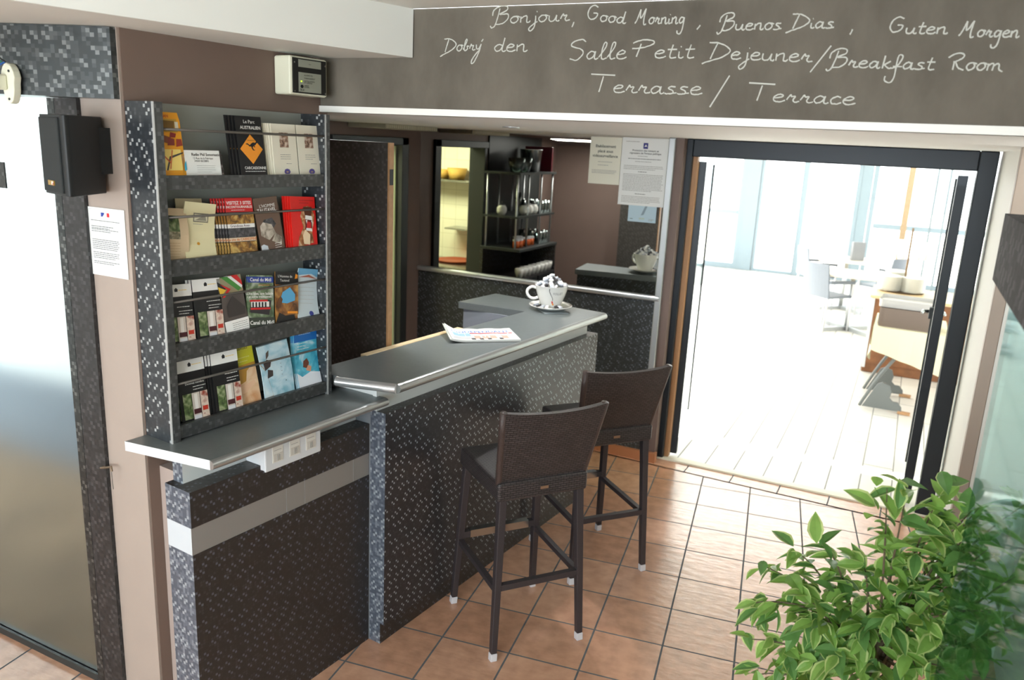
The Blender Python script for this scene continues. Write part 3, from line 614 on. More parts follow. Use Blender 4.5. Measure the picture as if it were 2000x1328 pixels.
def brochure(name, shelf, a_mid, w, h, base, deco, lean=0.0, rec=8.0, curl=0.0, n=1, dx=-0.006, dout=0.0045, label='', back='', cat='brochure', group=None, corner=0.0, out0=0.0, thick=0.0035, z_off=0.014):
    mats = [base]; idx = {}; lift = SHZ[shelf][1] - SHZ[shelf][0] - .022; h -= lift * .92
    def mi(m):
        if m.name not in idx: mats.append(m); idx[m.name] = len(mats) - 1
        return idx[m.name]
    b = MB()
    N = 8
    for k in range(N):
        z0, z1 = h * k / N, h * (k + 1) / N
        x0 = x1 = w / 2
        b.box(-w / 2, w / 2, 0, thick, z0, z1, 0)
    if corner: b.v = [(x * (1 - corner * max(0, (z / h - .9) / .1)), y, z) for x, y, z in b.v]
    L = 0
    for d in deco:
        L += 1; y = -0.0004 - 0.00025 * L
        if d[0] == 'r': _, s0, t0, s1, t1, m = d; b.quad_xz((s0 - .5) * w, (s1 - .5) * w, t0 * h, t1 * h, y, mi(m), nz=max(1, int(abs(t1 - t0) * N)))
        elif d[0] == 't': _, s, t, sc, txt, m, bold = d; b.text(txt, (s - .5) * w, t * h, sc * w, y, mi(m), bold=bold)
        elif d[0] == 'p': _, pts, m = d; b.face([((s - .5) * w, y, t * h) for s, t in pts], mi(m))
        elif d[0] == 'l': _, s0, s1, t, nl, p, m = d; lines(b, (s0 - .5) * w, (s1 - .5) * w, t * h, nl, p * h, .009 * h, mi(m), y, seed=len(label) + L)
    if curl: b.bend(lambda x, y, z: (x, y - curl * math.sin(math.pi * 1.0 * z / h) * (1 if curl else 0) + 0, z) if abs(curl) < 0.5 else (x, y, z))
    zs = SHZ[shelf][1] + 1.121 - .0095
    first = None
    for k in range(n):
        off = (n - 1 - k)
        m = CFRAME @ Matrix.Translation((a_mid + dx * off, 0.225 - out0 + dout * off, zs)) @ Matrix.Rotation(math.radians(-rec), 4, 'X') @ Matrix.Rotation(math.radians(lean), 4, 'Y')
        if first is None: o = first = b.build(name, mats); 
        else: o = first.copy(); SC.collection.objects.link(o)
        o.matrix_world = m
        front = (k == n - 1)
        tag(o, label if front else back, cat, group if n > 1 else None)
        if group is None and n > 1: o['group'] = name + ' stack'
    return first
K = ink((24, 24, 26)); WH = ink((238, 238, 234)); RED = ink((206, 34, 34)); ORA = ink((236, 150, 40)); GRY = ink((140, 140, 138)); YEL = ink((240, 200, 70)); DKT = ink((70, 64, 60)); PURP = ink((86, 76, 140)); BLU = ink((40, 80, 170))
AMB = mat('amber_card', (232, 160, 30), .45); BWB = mat('black_card', (22, 22, 24), .35); CRM = mat('cream_card', (222, 218, 200), .5); KRAFT = mat('kraft_card', (206, 190, 150), .5)
# top shelf
brochure('map_leaflet', 3, -0.730, .100, .222, AMB, [('r', .0, .70, .88, .90, ink((190, 150, 60))), ('p', [(.3, .75), (.75, .73), (.8, .87), (.4, .88)], ink((120, 90, 30))), ('r', .8, .72, .92, .86, ink((226, 222, 200))),
    ('p', [(.2, .56), (.55, .52), (.6, .62), (.3, .66)], ink((130, 70, 40))), ('p', [(.45, .5), (.7, .5), (.72, .6), (.5, .62)], ink((130, 50, 40))), ('p', [(.75, .48), (.98, .5), (.96, .6), (.78, .6)], ink((150, 56, 40))), ('p', [(.55, .62), (.75, .62), (.8, .68), (.6, .7)], ink((140, 44, 44))),
    ('r', .02, .12, .88, .44, ink((240, 214, 120))), ('p', [(.3, .12), (.36, .12), (.5, .3), (.95, .38), (.95, .4), (.46, .33)], DKT), ('p', [(.1, .42), (.14, .42), (.5, .24), (.47, .22)], ink((200, 90, 50))), ('p', [(.42, .14), (.46, .14), (.6, .43), (.56, .43)], ink((200, 110, 60))), ('t', .45, .92, .12, 'PLAN', ink((180, 60, 30)), True)],
    label='amber folded town map leaflet at the left end of top rack shelf', back='amber map leaflet behind the front copy at left end of top shelf', n=2, dx=-.004, group='amber map leaflets', corner=.12)
brochure('photo_card', 3, -0.545, .05, .105, mat('dark_photo_card', (70, 66, 64), .4), [('r', .4, .1, .95, .5, pic('print_dark_photo', [(40, 38, 38), (120, 110, 110), (190, 180, 180)], 60))], label='dark little photo card peeking out behind the white business card', cat='card', rec=12, out0=-.02)
brochure('business_card', 3, -0.619, .145, .108, PAPER, [('t', .66, .80, .085, 'Radio Phil Sonorisation', DKT, True), ('t', .55, .68, .06, '12 Rue de la Fabrique', DKT, False), ('t', .5, .58, .06, '34500 BEZIERS', DKT, False), ('l', .36, .85, .44, 4, .075, GRY), ('l', .36, .95, .1, 1, .07, ink((190, 90, 90))), ('p', [(.04, .25), (.10, .3), (.1, .62), (.05, .5)], ink((60, 170, 200)))],
    label='white business card lying sideways beside the amber map leaflet', cat='card')
KANG = [(.28, .545), (.36, .56), (.45, .53), (.50, .555), (.58, .575), (.66, .57), (.70, .59), (.72, .605), (.735, .59), (.75, .585), (.74, .57), (.71, .56), (.68, .545), (.66, .53), (.62, .525), (.645, .50), (.625, .49), (.59, .515), (.545, .495), (.575, .46), (.63, .45), (.62, .443), (.55, .445), (.51, .475), (.49, .51), (.44, .505), (.37, .535)]
brochure('kangaroo_brochure', 3, -0.412, .112, .226, BWB, [('t', .52, .885, .145, 'Le Parc', WH, False), ('t', .55, .79, .135, 'AUSTRALIEN', WH, True), ('p', [(.5, .22), (.93, .465), (.5, .705), (.07, .465)], ORA), ('p', KANG[::-1], K), ('t', .5, .60, .055, 'Carcassonne', K, False), ('t', .56, .135, .115, 'CARCASSONNE', WH, True), ('l', .16, .95, .095, 1, .04, WH)],
    label='black brochure with orange kangaroo diamond on the top rack shelf', back='black kangaroo brochure stacked behind the front copy', n=4, dx=-.010, group='black kangaroo brochures')
crest = [('p', [(.42, .06), (.6, .06), (.64, .10), (.6, .145), (.51, .16), (.42, .145), (.38, .10)], PURP), ('t', .51, .085, .05, 'BW', YEL, True)]
CR = [('r', .3, .56, .66, .84, PIC_PORTRAIT), ('l', .28, .72, .42, 3, .04, GRY), ('l', .5, .75, .25, 1, .04, GRY)] + crest
brochure('cream_booklet', 3, -0.265, .112, .206, CRM, CR, label='left cream booklet with small portrait beside the black kangaroo brochure', back='cream portrait booklet stacked behind the left front copy', n=5, dx=-.0075, group='cream portrait booklets', rec=6)
brochure('cream_booklet', 3, -0.146, .115, .206, CRM, CR, label='right cream booklet with small portrait at the right end of top shelf', n=1, rec=6)
# second shelf
brochure('folded_leaflet', 2, -0.636, .100, .226, KRAFT, [('l', .2, .8, .8, 2, .06, GRY)], label='plain straw leaflet standing behind the curled straw leaflet', lean=2, rec=12, out0=-.03)
brochure('town_leaflet', 2, -0.742, .112, .200, mat('tan_card', (206, 184, 150), .5), [('r', .05, .42, .72, .86, PIC_GREEN), ('r', .05, .42, .72, .56, PIC_TOWN), ('l', .06, .74, .34, 6, .05, ink((176, 150, 116)))], lean=5, curl=.012, out0=-.008, label='tan leaflet with green park photo at the left of second shelf', n=2, back='tan park leaflet behind the front copy', dx=-.004, group='tan park leaflets')
brochure('straw_leaflet', 2, -0.640, .118, .214, mat('straw_card', (222, 214, 172), .5), [('r', .3, .66, .78, .82, ink((120, 116, 100))), ('r', .33, .68, .75, .80, ink((214, 208, 180))), ('p', [(.36, .69), (.72, .69), (.68, .78), (.5, .74)], ink((140, 136, 120))), ('l', .3, .75, .62, 1, .04, GRY), ('p', [(.44 + .05 * math.cos(t), .28 + .028 * math.sin(t)) for t in [k * .628 for k in range(10)]], ink((206, 150, 50)))], lean=7, curl=-.014, out0=.004, label='curled straw-coloured leaflet with small gold seal on second shelf')
R3 = [('r', 0, .76, 1, 1, RED), ('t', .5, .895, .135, 'VISITEZ 3 SITES', WH, True), ('t', .5, .83, .10, 'INCONTOURNABLES', WH, True), ('l', .2, .8, .79, 1, .03, WH), ('r', 0, .55, 1, .74, PIC_GOLD), ('r', 0, .48, 1, .55, WH), ('t', .45, .495, .11, 'Grandiose Aven', ink((110, 90, 110)), True), ('r', 0, .32, 1, .48, PIC_BW), ('r', .0, .24, 1, .31, ink((214, 196, 170))), ('t', .5, .255, .11, 'le site de CABRESPINE', ink((200, 110, 40)), True), ('r', 0, .0, 1, .23, PIC_GOLD)]
brochure('three_sites_brochure', 2, -0.440, .115, .222, BWB, R3, label='right-shifted red and brown three-sites brochure peeking behind its front stack', rec=10, out0=-.03, lean=1)
brochure('three_sites_brochure', 2, -0.468, .115, .222, BWB, R3, label='front red-topped three-sites brochure on the second shelf', back='red-topped three-sites brochure behind the front copy', n=6, dx=-.0085, dout=.004, group='red-topped three-sites brochures', lean=1)
TA = [('t', .55, .82, .16, "L'HOMME", WH, False), ('t', .5, .74, .17, 'TAUTAVEL', WH, True), ('p', [(.1, .42), (.5, .34), (.8, .50), (.66, .62), (.3, .6)], PIC_BW), ('p', [(.08, .32), (.4, .22), (.72, .34), (.6, .5), (.25, .56), (.1, .5)], PIC_SKULL), ('p', [(.5, .2), (.9, .1), (.95, .24), (.7, .34)], PIC_SKULL), ('p', [(0, .0), (.3, .0), (.28, .12), (.12, .16), (0, .14)], ink((206, 214, 222))), ('l', .6, .9, .14, 3, .04, WH)]
brochure('prehistory_brochure', 2, -0.337, .105, .222, mat('brown_card', (104, 82, 68), .4), TA, lean=-4, label='brown prehistoric man brochure left of the red wolf brochure', back='brown prehistory brochure behind the front copy', n=3, dx=.006, group='brown prehistory brochures')
WO = [('l', .35, .95, .92, 2, .05, ink((130, 20, 20))), ('p', [(.42, .72), (.52, .80), (.7, .82), (.85, .76), (.95, .62), (.8, .3), (.85, .1), (.2, .02), (.25, .2), (.45, .4), (.36, .62)], PIC_FUR), ('p', [(.5, .80), (.85, .80), (.8, .62), (.55, .62)], ink((90, 46, 26))), ('p', [(.52, .36), (.80, .34), (.82, .58), (.56, .60)], ink((110, 20, 20))), ('p', [(.58, .38), (.76, .37), (.76, .50), (.62, .52)], RED),
      ('p', [(.54, .56), (.84, .54), (.82, .62), (.56, .64)], WH), ('p', [(.56, .54), (.60, .47), (.63, .55)], WH), ('p', [(.78, .53), (.82, .46), (.83, .54)], WH), ('p', [(.54, .34), (.8, .32), (.78, .38), (.56, .39)], WH), ('p', [(.42, .08), (.66, .06), (.7, .26), (.5, .36), (.4, .24)], ink((240, 216, 180)))]
brochure('wolf_brochure', 2, -0.182, .122, .220, mat('red_card', (222, 30, 24), .35), WO, lean=3, label='bright red brochure with a snarling animal at right end of second shelf', back='bright red animal brochure behind the front copy', n=4, dx=-.008, group='bright red animal brochures')
# third shelf
BWD = [('r', 0, .80, 1, 1, WH), ('p', [(.42, .88), (.52, .88), (.53, .92), (.47, .95), (.41, .92)], K), ('l', .55, .9, .9, 1, .04, YEL), ('t', .62, .60, .13, 'Hotel', WH, False), ('l', .5, .97, .55, 2, .045, WH), ('r', .1, .06, .40, .46, PIC_GREEN), ('r', .42, .03, .70, .46, ink((206, 196, 186))), ('r', .50, .2, .62, .44, ink((232, 228, 222))), ('r', .72, .03, .99, .46, PIC_GLASSES), ('r', .44, .12, .7, .2, ink((70, 24, 30))), ('r', .76, .15, .95, .22, ink((190, 50, 30))), ('r', .44, .03, .7, .10, ink((214, 216, 220)))]
BWL = [d if d[0] != 't' else ('l', .45, .97, .62, 1, .05, WH) for d in BWD]
def BWt(t): return [d if d[0] != 't' else ('t', .58, .60, .095, t, WH, False) for d in BWD]
brochure('hotel_brochure', 1, -0.732, .108, .232, BWB, BWL, lean=3, n=2, dx=-.005, label='black and white hotel brochure at the left end of third shelf', back='black hotel brochure behind the leftmost front copy of third shelf', group='hotel brochures left on third shelf')
brochure('hotel_brochure', 1, -0.616, .110, .238, BWB, BWL, lean=2, n=3, dx=-.009, label='black and white hotel brochure second from left on third shelf', back='black hotel brochure behind the second front copy of third shelf', group='hotel brochures second on third shelf')
ZG = [('r', 0, .70, 1, 1, ink((150, 140, 110))), ('p', [(.2, 1), (.45, 1), (.95, .76), (.8, .72)], ink((70, 140, 60))), ('p', [(.45, 1), (.6, 1), (1, .8), (.95, .76)], WH), ('p', [(.6, 1), (.85, 1), (1, .88), (1, .8)], RED), ('p', [(0, .95), (.35, .82), (.1, .72), (.0, .72)], K), ('p', [(.1, .9), (.5, .78), (.2, .66), (.1, .66), (.35, .78)], RED), ('p', [(.0, .86), (.3, .78), (.05, .68)], YEL), ('p', [(.2, .5), (.5, .66), (.95, .42), (.9, .3), (.2, .3)], ink((56, 50, 48))), ('r', 0, 0, 1, .24, WH), ('l', .3, .95, .18, 5, .035, GRY)]
brochure('zigzag_brochure', 1, -0.503, .102, .236, mat('taupe_card', (84, 76, 72), .4), ZG, lean=-4, n=3, dx=-.004, label='brochure with red, green and yellow zigzag stripes on third shelf', back='zigzag striped brochure behind the front copy', group='zigzag striped brochures')
CN = [('r', 0, .86, 1, .97, ink((40, 66, 150))), ('t', .5, .885, .15, 'Canal du Midi', WH, True), ('l', .4, .85, .81, 1, .03, ORA), ('p', [(.05, .3), (.8, .24), (.9, .52), (.7, .54), (.1, .5)], ink((44, 40, 42))), ('r', .05, .50, .75, .535, RED), ('r', .08, .35, .85, .385, RED), ('r', .1, .40, .8, .50, WH)] + [('r', .14 + .12 * k, .40, .20 + .12 * k, .49, K) for k in range(5)] + [('t', .45, .63, .12, 'Une idee, une balade', WH, True), ('t', .45, .575, .1, 'et autres traditionnels', WH, True), ('r', 0, .0, 1, .2, ink((60, 66, 56))), ('t', .5, .07, .17, 'Canal du Midi', WH, True)]
brochure('canal_brochure', 1, -0.401, .115, .226, pic('print_canal', [(50, 70, 46), (110, 130, 96), (186, 196, 180)], 25), CN, lean=7, n=2, dx=-.003, label='canal boat brochure with blue title bar on third shelf', back='canal boat brochure behind the front copy', group='canal boat brochures', corner=.1)
AR = [('r', 0, .75, 1, 1, BWB), ('t', .42, .89, .12, "L'Homme de", WH, False), ('t', .40, .81, .12, 'Tautavel', WH, False), ('p', [(.84, .87), (.96, .88), (.97, .95), (.88, .97)], ORA), ('p', [(.15, .40), (.3, .6), (.62, .70), (.85, .56), (.84, .44), (.5, .38)], ink((90, 170, 214))), ('p', [(.06, .32), (.2, .30), (.3, .46), (.22, .52), (.1, .46)], ink((96, 60, 30))), ('p', [(0, .0), (.9, .0), (.8, .16), (.4, .14), (.15, .2)], K), ('r', .5, .18, .95, .225, ORA)]
brochure('rock_arch_brochure', 1, -0.281, .110, .225, PIC_ARCH, AR, lean=8, label='dark brochure with blue sky seen through a rock arch on third shelf')
WV = [('p', [(0, .86), (.6, .9), (1, .82), (1, 1), (0, 1)], ink((110, 170, 206))), ('p', [(.05, .82), (.5, .88), (.9, .80), (.5, .83)], ink((180, 110, 90))), ('l', .15, .85, .7, 6, .08, ink((190, 196, 196))), ('p', [(.62 + .1 * math.cos(t), .1 + .05 * math.sin(t)) for t in [k * .628 for k in range(10)]], ink((60, 70, 150)))]
brochure('curled_leaflet', 1, -0.172, .112, .226, mat('pale_blue_card', (206, 220, 226), .4), WV, lean=9, curl=-.02, out0=.005, label='curled pale blue leaflet with a round seal at right end of third shelf')
# bottom shelf
brochure('hotel_brochure', 0, -0.690, .108, .240, BWB, BWt('Devenez membre'), lean=1, n=3, dx=-.012, label='black and white hotel brochure at left of bottom shelf', back='black hotel brochure behind the left front copy of bottom shelf', group='hotel brochures left on bottom shelf', dout=.006)
brochure('hotel_brochure', 0, -0.555, .112, .242, BWB, BWL, lean=1, n=6, dx=-.009, label='black and white hotel brochure on bottom shelf beside yellow massage leaflet', back='black hotel brochure in the thick stack beside yellow massage leaflet', group='hotel brochures beside massage leaflet', out0=.004)
MS = [('r', 0, .62, 1, 1, ink((206, 200, 40))), ('t', .5, .87, .13, 'MASSAGES', ink((110, 110, 40)), True), ('l', .3, .85, .74, 2, .06, ink((226, 226, 150))), ('p', [(0, .3), (.5, .36), (1, .5), (1, .64), (0, .62)], ink((190, 140, 50))), ('p', [(0, .12), (.5, .22), (1, .2), (1, 0), (0, 0)], PIC_SKIN), ('p', [(.5, .3), (.62, .52), (.85, .60), (1, .55), (1, .2), (.6, .24)], PIC_SKIN), ('p', [(.0, .2), (.4, .18), (.9, .3), (.85, .36), (.4, .3)], ink((240, 196, 160)))]
brochure('massage_leaflet', 0, -0.456, .112, .254, PIC_SKIN, MS, lean=-2, rec=10, out0=-.015, label='yellow-topped massage leaflet with reclining figure on bottom shelf')
B1 = [('p', [(0, .0), (.3, .0), (.2, .35), (.1, .6), (0, .7)], ink((170, 150, 130))), ('p', [(.12, .55), (.3, .6), (.36, .70), (.22, .74), (.1, .68)], ink((60, 50, 48))), ('p', [(.16, .40), (.34, .42), (.36, .52), (.2, .56)], ink((60, 52, 50))), ('p', [(.2, .74), (.3, .8), (.34, .9), (.24, .86)], ink((80, 70, 64))), ('l', .62, .66, .6, 4, .07, ink((120, 130, 140))), ('t', .74, .22, .1, '"', K, True)]
brochure('pebble_leaflet', 0, -0.322, .145, .228, PIC_SEA, B1, lean=-3, curl=.006, n=3, dx=.004, label='pale blue leaflet with stacked dark pebbles on bottom shelf', back='pale blue pebble leaflet behind the front copy', group='pale blue pebble leaflets')
B2 = [('r', 0, .80, 1, 1, ink((30, 110, 190))), ('l', .2, .8, .92, 1, .03, ink((180, 214, 236))), ('l', .12, .6, .77, 1, .03, WH), ('l', .12, .5, .72, 1, .03, WH), ('l', .12, .8, .67, 1, .03, WH), ('p', [(.3, .36), (.5, .32), (.58, .42), (.5, .5), (.34, .46)], ink((110, 60, 40))), ('p', [(.4, .3), (.6, .26), (.66, .34), (.52, .38)], ink((210, 150, 120))), ('p', [(0, 0), (1, 0), (1, .22), (.6, .26), (.2, .2), (0, .28)], ink((226, 232, 240)))]
brochure('pool_leaflet', 0, -0.166, .118, .252, PIC_POOL, B2, lean=1, curl=-.010, n=3, dx=-.004, label='bright blue leaflet with a swimmer at right end of bottom shelf', back='bright blue swimmer leaflet behind the front copy', group='bright blue swimmer leaflets')

# ------------------------------------------------------------------ low reception cabinet, worktop, sockets
cab = thing('reception_cabinet', 'low dark mosaic reception cabinet with a grey band below brochure rack', 'cabinet', mw=CFRAME @ Matrix.Translation((-0.845, 0.064, 0)))
CW, CD = 0.842, 0.128
def side_box(z0, z1): return MB().box(0, CW, 0, CD, z0, z1, 0)
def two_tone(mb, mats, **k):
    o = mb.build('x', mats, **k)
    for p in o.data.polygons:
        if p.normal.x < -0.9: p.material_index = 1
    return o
o = two_tone(side_box(0, .776), [MOS_DARK, MOS_EDGE], parent=cab); o.name = 'lower_panel'
o = two_tone(side_box(.873, 1.0), [MOS_DARK, MOS_EDGE], parent=cab); o.name = 'upper_panel'
b = MB().box(0, .40, 0.002, CD, .776, .873).box(.4012, .49, 0.002, CD, .776, .873).box(.4912, .75, 0.002, CD, .776, .873).box(.7512, CW, 0.002, CD, .776, .873)
o = two_tone(b, [BAND, BANDEND], parent=cab); o.name = 'band'
o = two_tone(MB().box(0.03, CW, 0.075, 0.125, 1.0, 1.088), [RISER, MOS_EDGE], parent=cab); o.name = 'riser'
wt = MB()
n_ = []
poly = [(-0.885, 0.338), (-0.815, -0.005), (0.018, -0.005), (0.018, 0.145), (-0.04, 0.338)]
wt.prism(poly, 1.088, 1.121, 0)
o = thing('worktop', 'grey laminate worktop shelf below the brochure rack', 'worktop', mw=CFRAME)
two_tone(wt, [ALU, PLASTW], parent=o).name = 'top'
def nosing(name, parent, p, q, z0, z1, outdir, m=NOSE):
    """half-round metal edge from p to q"""
    p = Vector((p[0], p[1], 0)); q = Vector((q[0], q[1], 0)); od = Vector((outdir[0], outdir[1], 0)); r = (z1 - z0) / 2; zc = (z0 + z1) / 2
    prof = [(0, r)] + [(r * math.sin(t), r * math.cos(t)) for t in [math.pi * k / 10 for k in range(1, 10)]] + [(0, -r)]
    b = MB(); n = len(prof); v = []
    for c in (p, q):
        for d, z in prof: v.append(c + od * d * 1.1 + Vector((0, 0, zc + z)))
    f = [(k, k + 1, n + k + 1, n + k) for k in range(n - 1)] + [tuple(range(n))[::-1], tuple(range(n, 2 * n)), (0, n, 2 * n - 1, n - 1)]
    b.raw(v, f); return b.build(name, m, parent=parent, smooth=False)
nosing('front_edge', o, (-0.815, -0.005), (0.018, -0.005), 1.088, 1.121, (0, -1))
so = thing('socket_strip', 'white three-gang power socket box under the grey worktop', 'socket', mw=CFRAME @ Matrix.Translation((-0.560, 0.0635, 0.985)))
MB().box(0, .255, -0.022, 0, 0, .10).box(0, .255, 0, .074, .016, .10).build('housing', PLASTW, parent=so)
MB().box(-.004, .259, -0.030, -0.021, -.004, .10).build('faceplate', PLASTW, parent=so, bevel=.008)
for k in range(3):
    x = .028 + .078 * k
    s = MB().box(x, x + .048, -.0315, -.029, .022, .085).build('socket_insert', mat('socket_cream', (212, 210, 202), .35), parent=so)
    b = MB().box(x + .004, x + .044, -.0325, -.031, .026, .054, 0).box(x + .02, x + .023, -.034, -.0325, .028, .05, 1).box(x + .028, x + .031, -.034, -.0325, .028, .05, 1).quad_xz(x + .006, x + .04, .066, .068, -.0317, 1)
    b.build('shutter', [mat('socket_clear', (196, 192, 184), .25), ink((150, 150, 146))], parent=s)

# ------------------------------------------------------------------ bar counter
bar = thing('bar_counter', 'long dark mosaic bar counter behind the two wicker stools', 'bar counter', mw=CFRAME)
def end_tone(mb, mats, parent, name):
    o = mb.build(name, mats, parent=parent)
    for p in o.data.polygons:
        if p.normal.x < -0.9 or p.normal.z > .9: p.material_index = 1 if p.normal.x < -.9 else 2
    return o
end_tone(MB().box(0.0, 1.90, -0.02, 0.06, 0.10, 1.06), [MOS_FRONT, MOS_EDGE, MOS_DARK], bar, 'front_panel')
end_tone(MB().box(0.0, 1.89, 0.0, 0.06, 0.0, 0.10), [MOS_DARK, MOS_EDGE, MOS_DARK], bar, 'plinth')
MB().box(0.002, 1.85, 0.030, 0.05, 1.06, 1.15).build('riser', RISER, parent=bar)
MB().box(0.01, 0.03, 0.05, 0.30, 1.0, 1.15).build('end_riser', RISER, parent=bar)
MB().box(0.0, 1.90, 0.06, 0.28, 0.0, 1.06).build('body', mat('counter_inner', (120, 126, 132), .5), parent=bar)
b = MB().box(1.56, 1.90, 0.28, 0.73, 0.0, 1.15, 0).box(1.90, 1.915, 0.06, 0.73, 0.0, 1.15, 1)
b.build('return_body', [mat('return_grey', (136, 142, 152), .5), MOS_WAIN], parent=bar)
bt = thing('bar_worktop', 'L-shaped grey bar top with silver rounded edge carrying newspaper and cup', 'bar top', mw=CFRAME)
poly = [(0.02, -0.058), (1.90, -0.052), (1.933, 0.745), (1.54, 0.755), (1.585, 0.31), (-0.062, 0.325), (-0.058, 0.17)]
MB().prism(poly, 1.15, 1.19, 0).build('top', ALU, parent=bt)
nosing('front_edge', bt, (0.02, -0.058), (1.90, -0.052), 1.15, 1.19, (0, -1))
nosing('end_edge', bt, (-0.060, 0.19), (0.02, -0.058), 1.15, 1.19, (-0.95, -0.31), mat('metal_nosing_bright', (206, 208, 208), 0.28, 0.75))
MB().box(0.25, 0.98, 0.312, 0.350, 1.165, 1.193).build('wood_strip', WOODE, parent=bt, bevel=.003)
# newspaper
npz = thing('newspaper', 'folded newspaper with blue title lying on the bar top', 'newspaper', mw=Matrix.Translation(Wp(0.90, -0.14, 1.1915)) @ Matrix.Rotation(TH - math.radians(42.5), 4, 'Z'))
NW, ND = .345, .225
def nbend(x, y, z):
    k = max(0, (-x - .09)) / .08; wv = .004 * math.sin(x * 28) * (y / ND + .5)
    return (x, y, z + .030 * k * k * (0.35 + 0.65 * (y / ND + .5)) + abs(wv))
def sheet(z0, z1, x0, x1, y0, y1, m=0, nx=14):
    b = MB()
    for k in range(nx):
        a = x0 + (x1 - x0) * k / nx; c = x0 + (x1 - x0) * (k + 1) / nx; b.box(a, c, y0, y1, z0, z1, m)
    return b
b = sheet(0, .006, -NW / 2 - .01, NW / 2, -ND / 2, ND / 2 - .01); b.bend(nbend).build('inner_sheets', mat('newsprint', (206, 208, 204), .8), parent=npz)
b = sheet(.0062, .011, -NW / 2, NW / 2, -ND / 2, ND / 2)
def nq(x0, x1, y0, y1, m, z=.0114):
    nx = 8
    for k in range(nx):
        a = x0 + (x1 - x0) * k / nx; c = x0 + (x1 - x0) * (k + 1) / nx
        b.face([(a, y0, z), (c, y0, z), (c, y1, z), (a, y1, z)], m)
vs, fs, tw = text_mesh("L'INDEPENDANT", 'CENTER', True, 0.0)
b.raw([(p[0] * .30 / tw, p[1] * .048 + .028, .0118) for p in vs], fs, 1)
nq(-.15, -.06, -.04, .018, 2); nq(-.06, .16, .005, .022, 3); nq(-.13, -.09, .082, .092, 3)
for x in (-.07, -.03, .01, .07): nq(x, x + .02, -.105, -.075, 4)
for x in (-.05, -.01, .03, .09): nq(x, x + .032, -.085, -.03, 5)
nq(-.16, -.07, -.10, -.05, 6)
for k in range(3): nq(-.12 + .1 * k, -.04 + .1 * k, .088, .091, 6)
b.bend(nbend).build('front_page', [mat('newsprint_white', (228, 230, 226), .8), ink((70, 120, 200)), ink((150, 190, 216)), ink((206, 70, 80)), ink((60, 56, 60)), ink((214, 170, 150)), ink((196, 198, 200))], parent=npz)
# giant cup, saucer, napkin, sugar
CX, CY = -1.835, 4.248
su = tag(MB().box(-.06, .085, -.085, .05, 0, .004).build('napkin', mat('grey_napkin', (150, 160, 164), .8), mw=Matrix.Translation((CX + .01, CY - .03, 1.1905)) @ Matrix.Rotation(.75, 4, 'Z')), 'grey folded paper napkin under the white saucer on bar', 'napkin')
sa = tag(MB().lathe([(.0001, .006), (.06, .006), (.075, .008), (.10, .018), (.127, .030), (.129, .032), (.127, .034), (.098, .023), (.07, .013), (.0001, .011)], n=40).build('saucer', CERAM, loc=(CX, CY, 1.1895), smooth=True), 'large white saucer under the giant cup on the bar', 'saucer')
cu = thing('cup', 'giant white coffee cup heaped with sugar packets on the bar', 'cup', (CX, CY, 1.203))
PR = [(.0001, .0), (.050, .0), (.054, .006), (.058, .016), (.070, .045), (.082, .075), (.091, .105), (.098, .136), (.0995, .138), (.096, .138), (.088, .105), (.078, .07), (.06, .03), (.0001, .02)]
cbdy = MB().lathe(PR, n=48).build('cup_body', CERAM, parent=cu, smooth=True)
VR = Vector((0.892, 0.452, 0)); VF = Vector((0.45, -0.89, 0))   # right-hand and toward-viewer directions on the bar
hp = [(.088, .115), (.115, .122), (.140, .105), (.142, .080), (.125, .058), (.100, .052), (.078, .060)]
MB().tube([tuple(-VR * r + Vector((0, 0, z))) for r, z in smooth_line(hp, 4)], .0085, 10).build('cup_handle', CERAM, parent=cu, smooth=True)
def rad(z):
    P_ = [(.058, .016), (.070, .045), (.082, .075), (.091, .105), (.098, .136)]
    for (r0, z0), (r1, z1) in zip(P_, P_[1:]):
        if z <= z1: return r0 + (r1 - r0) * (z - z0) / (z1 - z0)
    return .098
a0 = math.atan2(VF.y, VF.x)
def wrap(x, z):
    r = rad(z) + .0008; a = a0 + x / r; return (r * math.cos(a), r * math.sin(a), z)
vs, fs, tw = text_mesh('FOLLIET', 'LEFT', False, 0.0)
b = MB().raw([wrap(.006 + p[0] * .062 / tw, .092 + p[1] * .020) for p in vs], fs, 0)
def swoosh(pts, wds, m):
    pp = smooth_line(pts, 6); n = len(pp)
    for k in range(n - 1):
        w0 = wds[0] + (wds[1] - wds[0]) * k / n; (x0, z0), (x1, z1) = pp[k], pp[k + 1]
        b.face([wrap(x0 - w0, z0), wrap(x0 + w0, z0), wrap(x1 + w0, z1), wrap(x1 - w0, z1)][::-1], m)
swoosh([(-.016, .128), (-.016, .112), (-.006, .09), (.004, .07), (.004, .056)], (.002, .0012), 1)
b.face([wrap(-.002, .052), wrap(.007, .052), wrap(.008, .040), wrap(.002, .036)][::-1], 2); b.face([wrap(.002, .038), wrap(.012, .038), wrap(.014, .028), wrap(.006, .026)][::-1], 3)
b.build('printed_logo', [ink((130, 130, 130)), K, RED, ORA], parent=cu)
sg = {}
for nm, c in (('white', (236, 236, 234)), ('grey', (140, 146, 156)), ('black', (52, 50, 52)), ('silver', (190, 196, 204))):
    o = MB().box(-.016, .016, -.0095, .0095, -.006, .006).build('sugar_packet', mat('wrapper_' + nm, c, .35), bevel=.0025); sg[nm] = [o, False]
rn = random.Random(3)
def packet(nm, loc, eul, label, grp):
    o, used = sg[nm]
    if used: o = o.copy(); SC.collection.objects.link(o)
    sg[nm][1] = True; o.location = loc; o.rotation_euler = eul; tag(o, label, 'sugar packet', grp)
k = 0
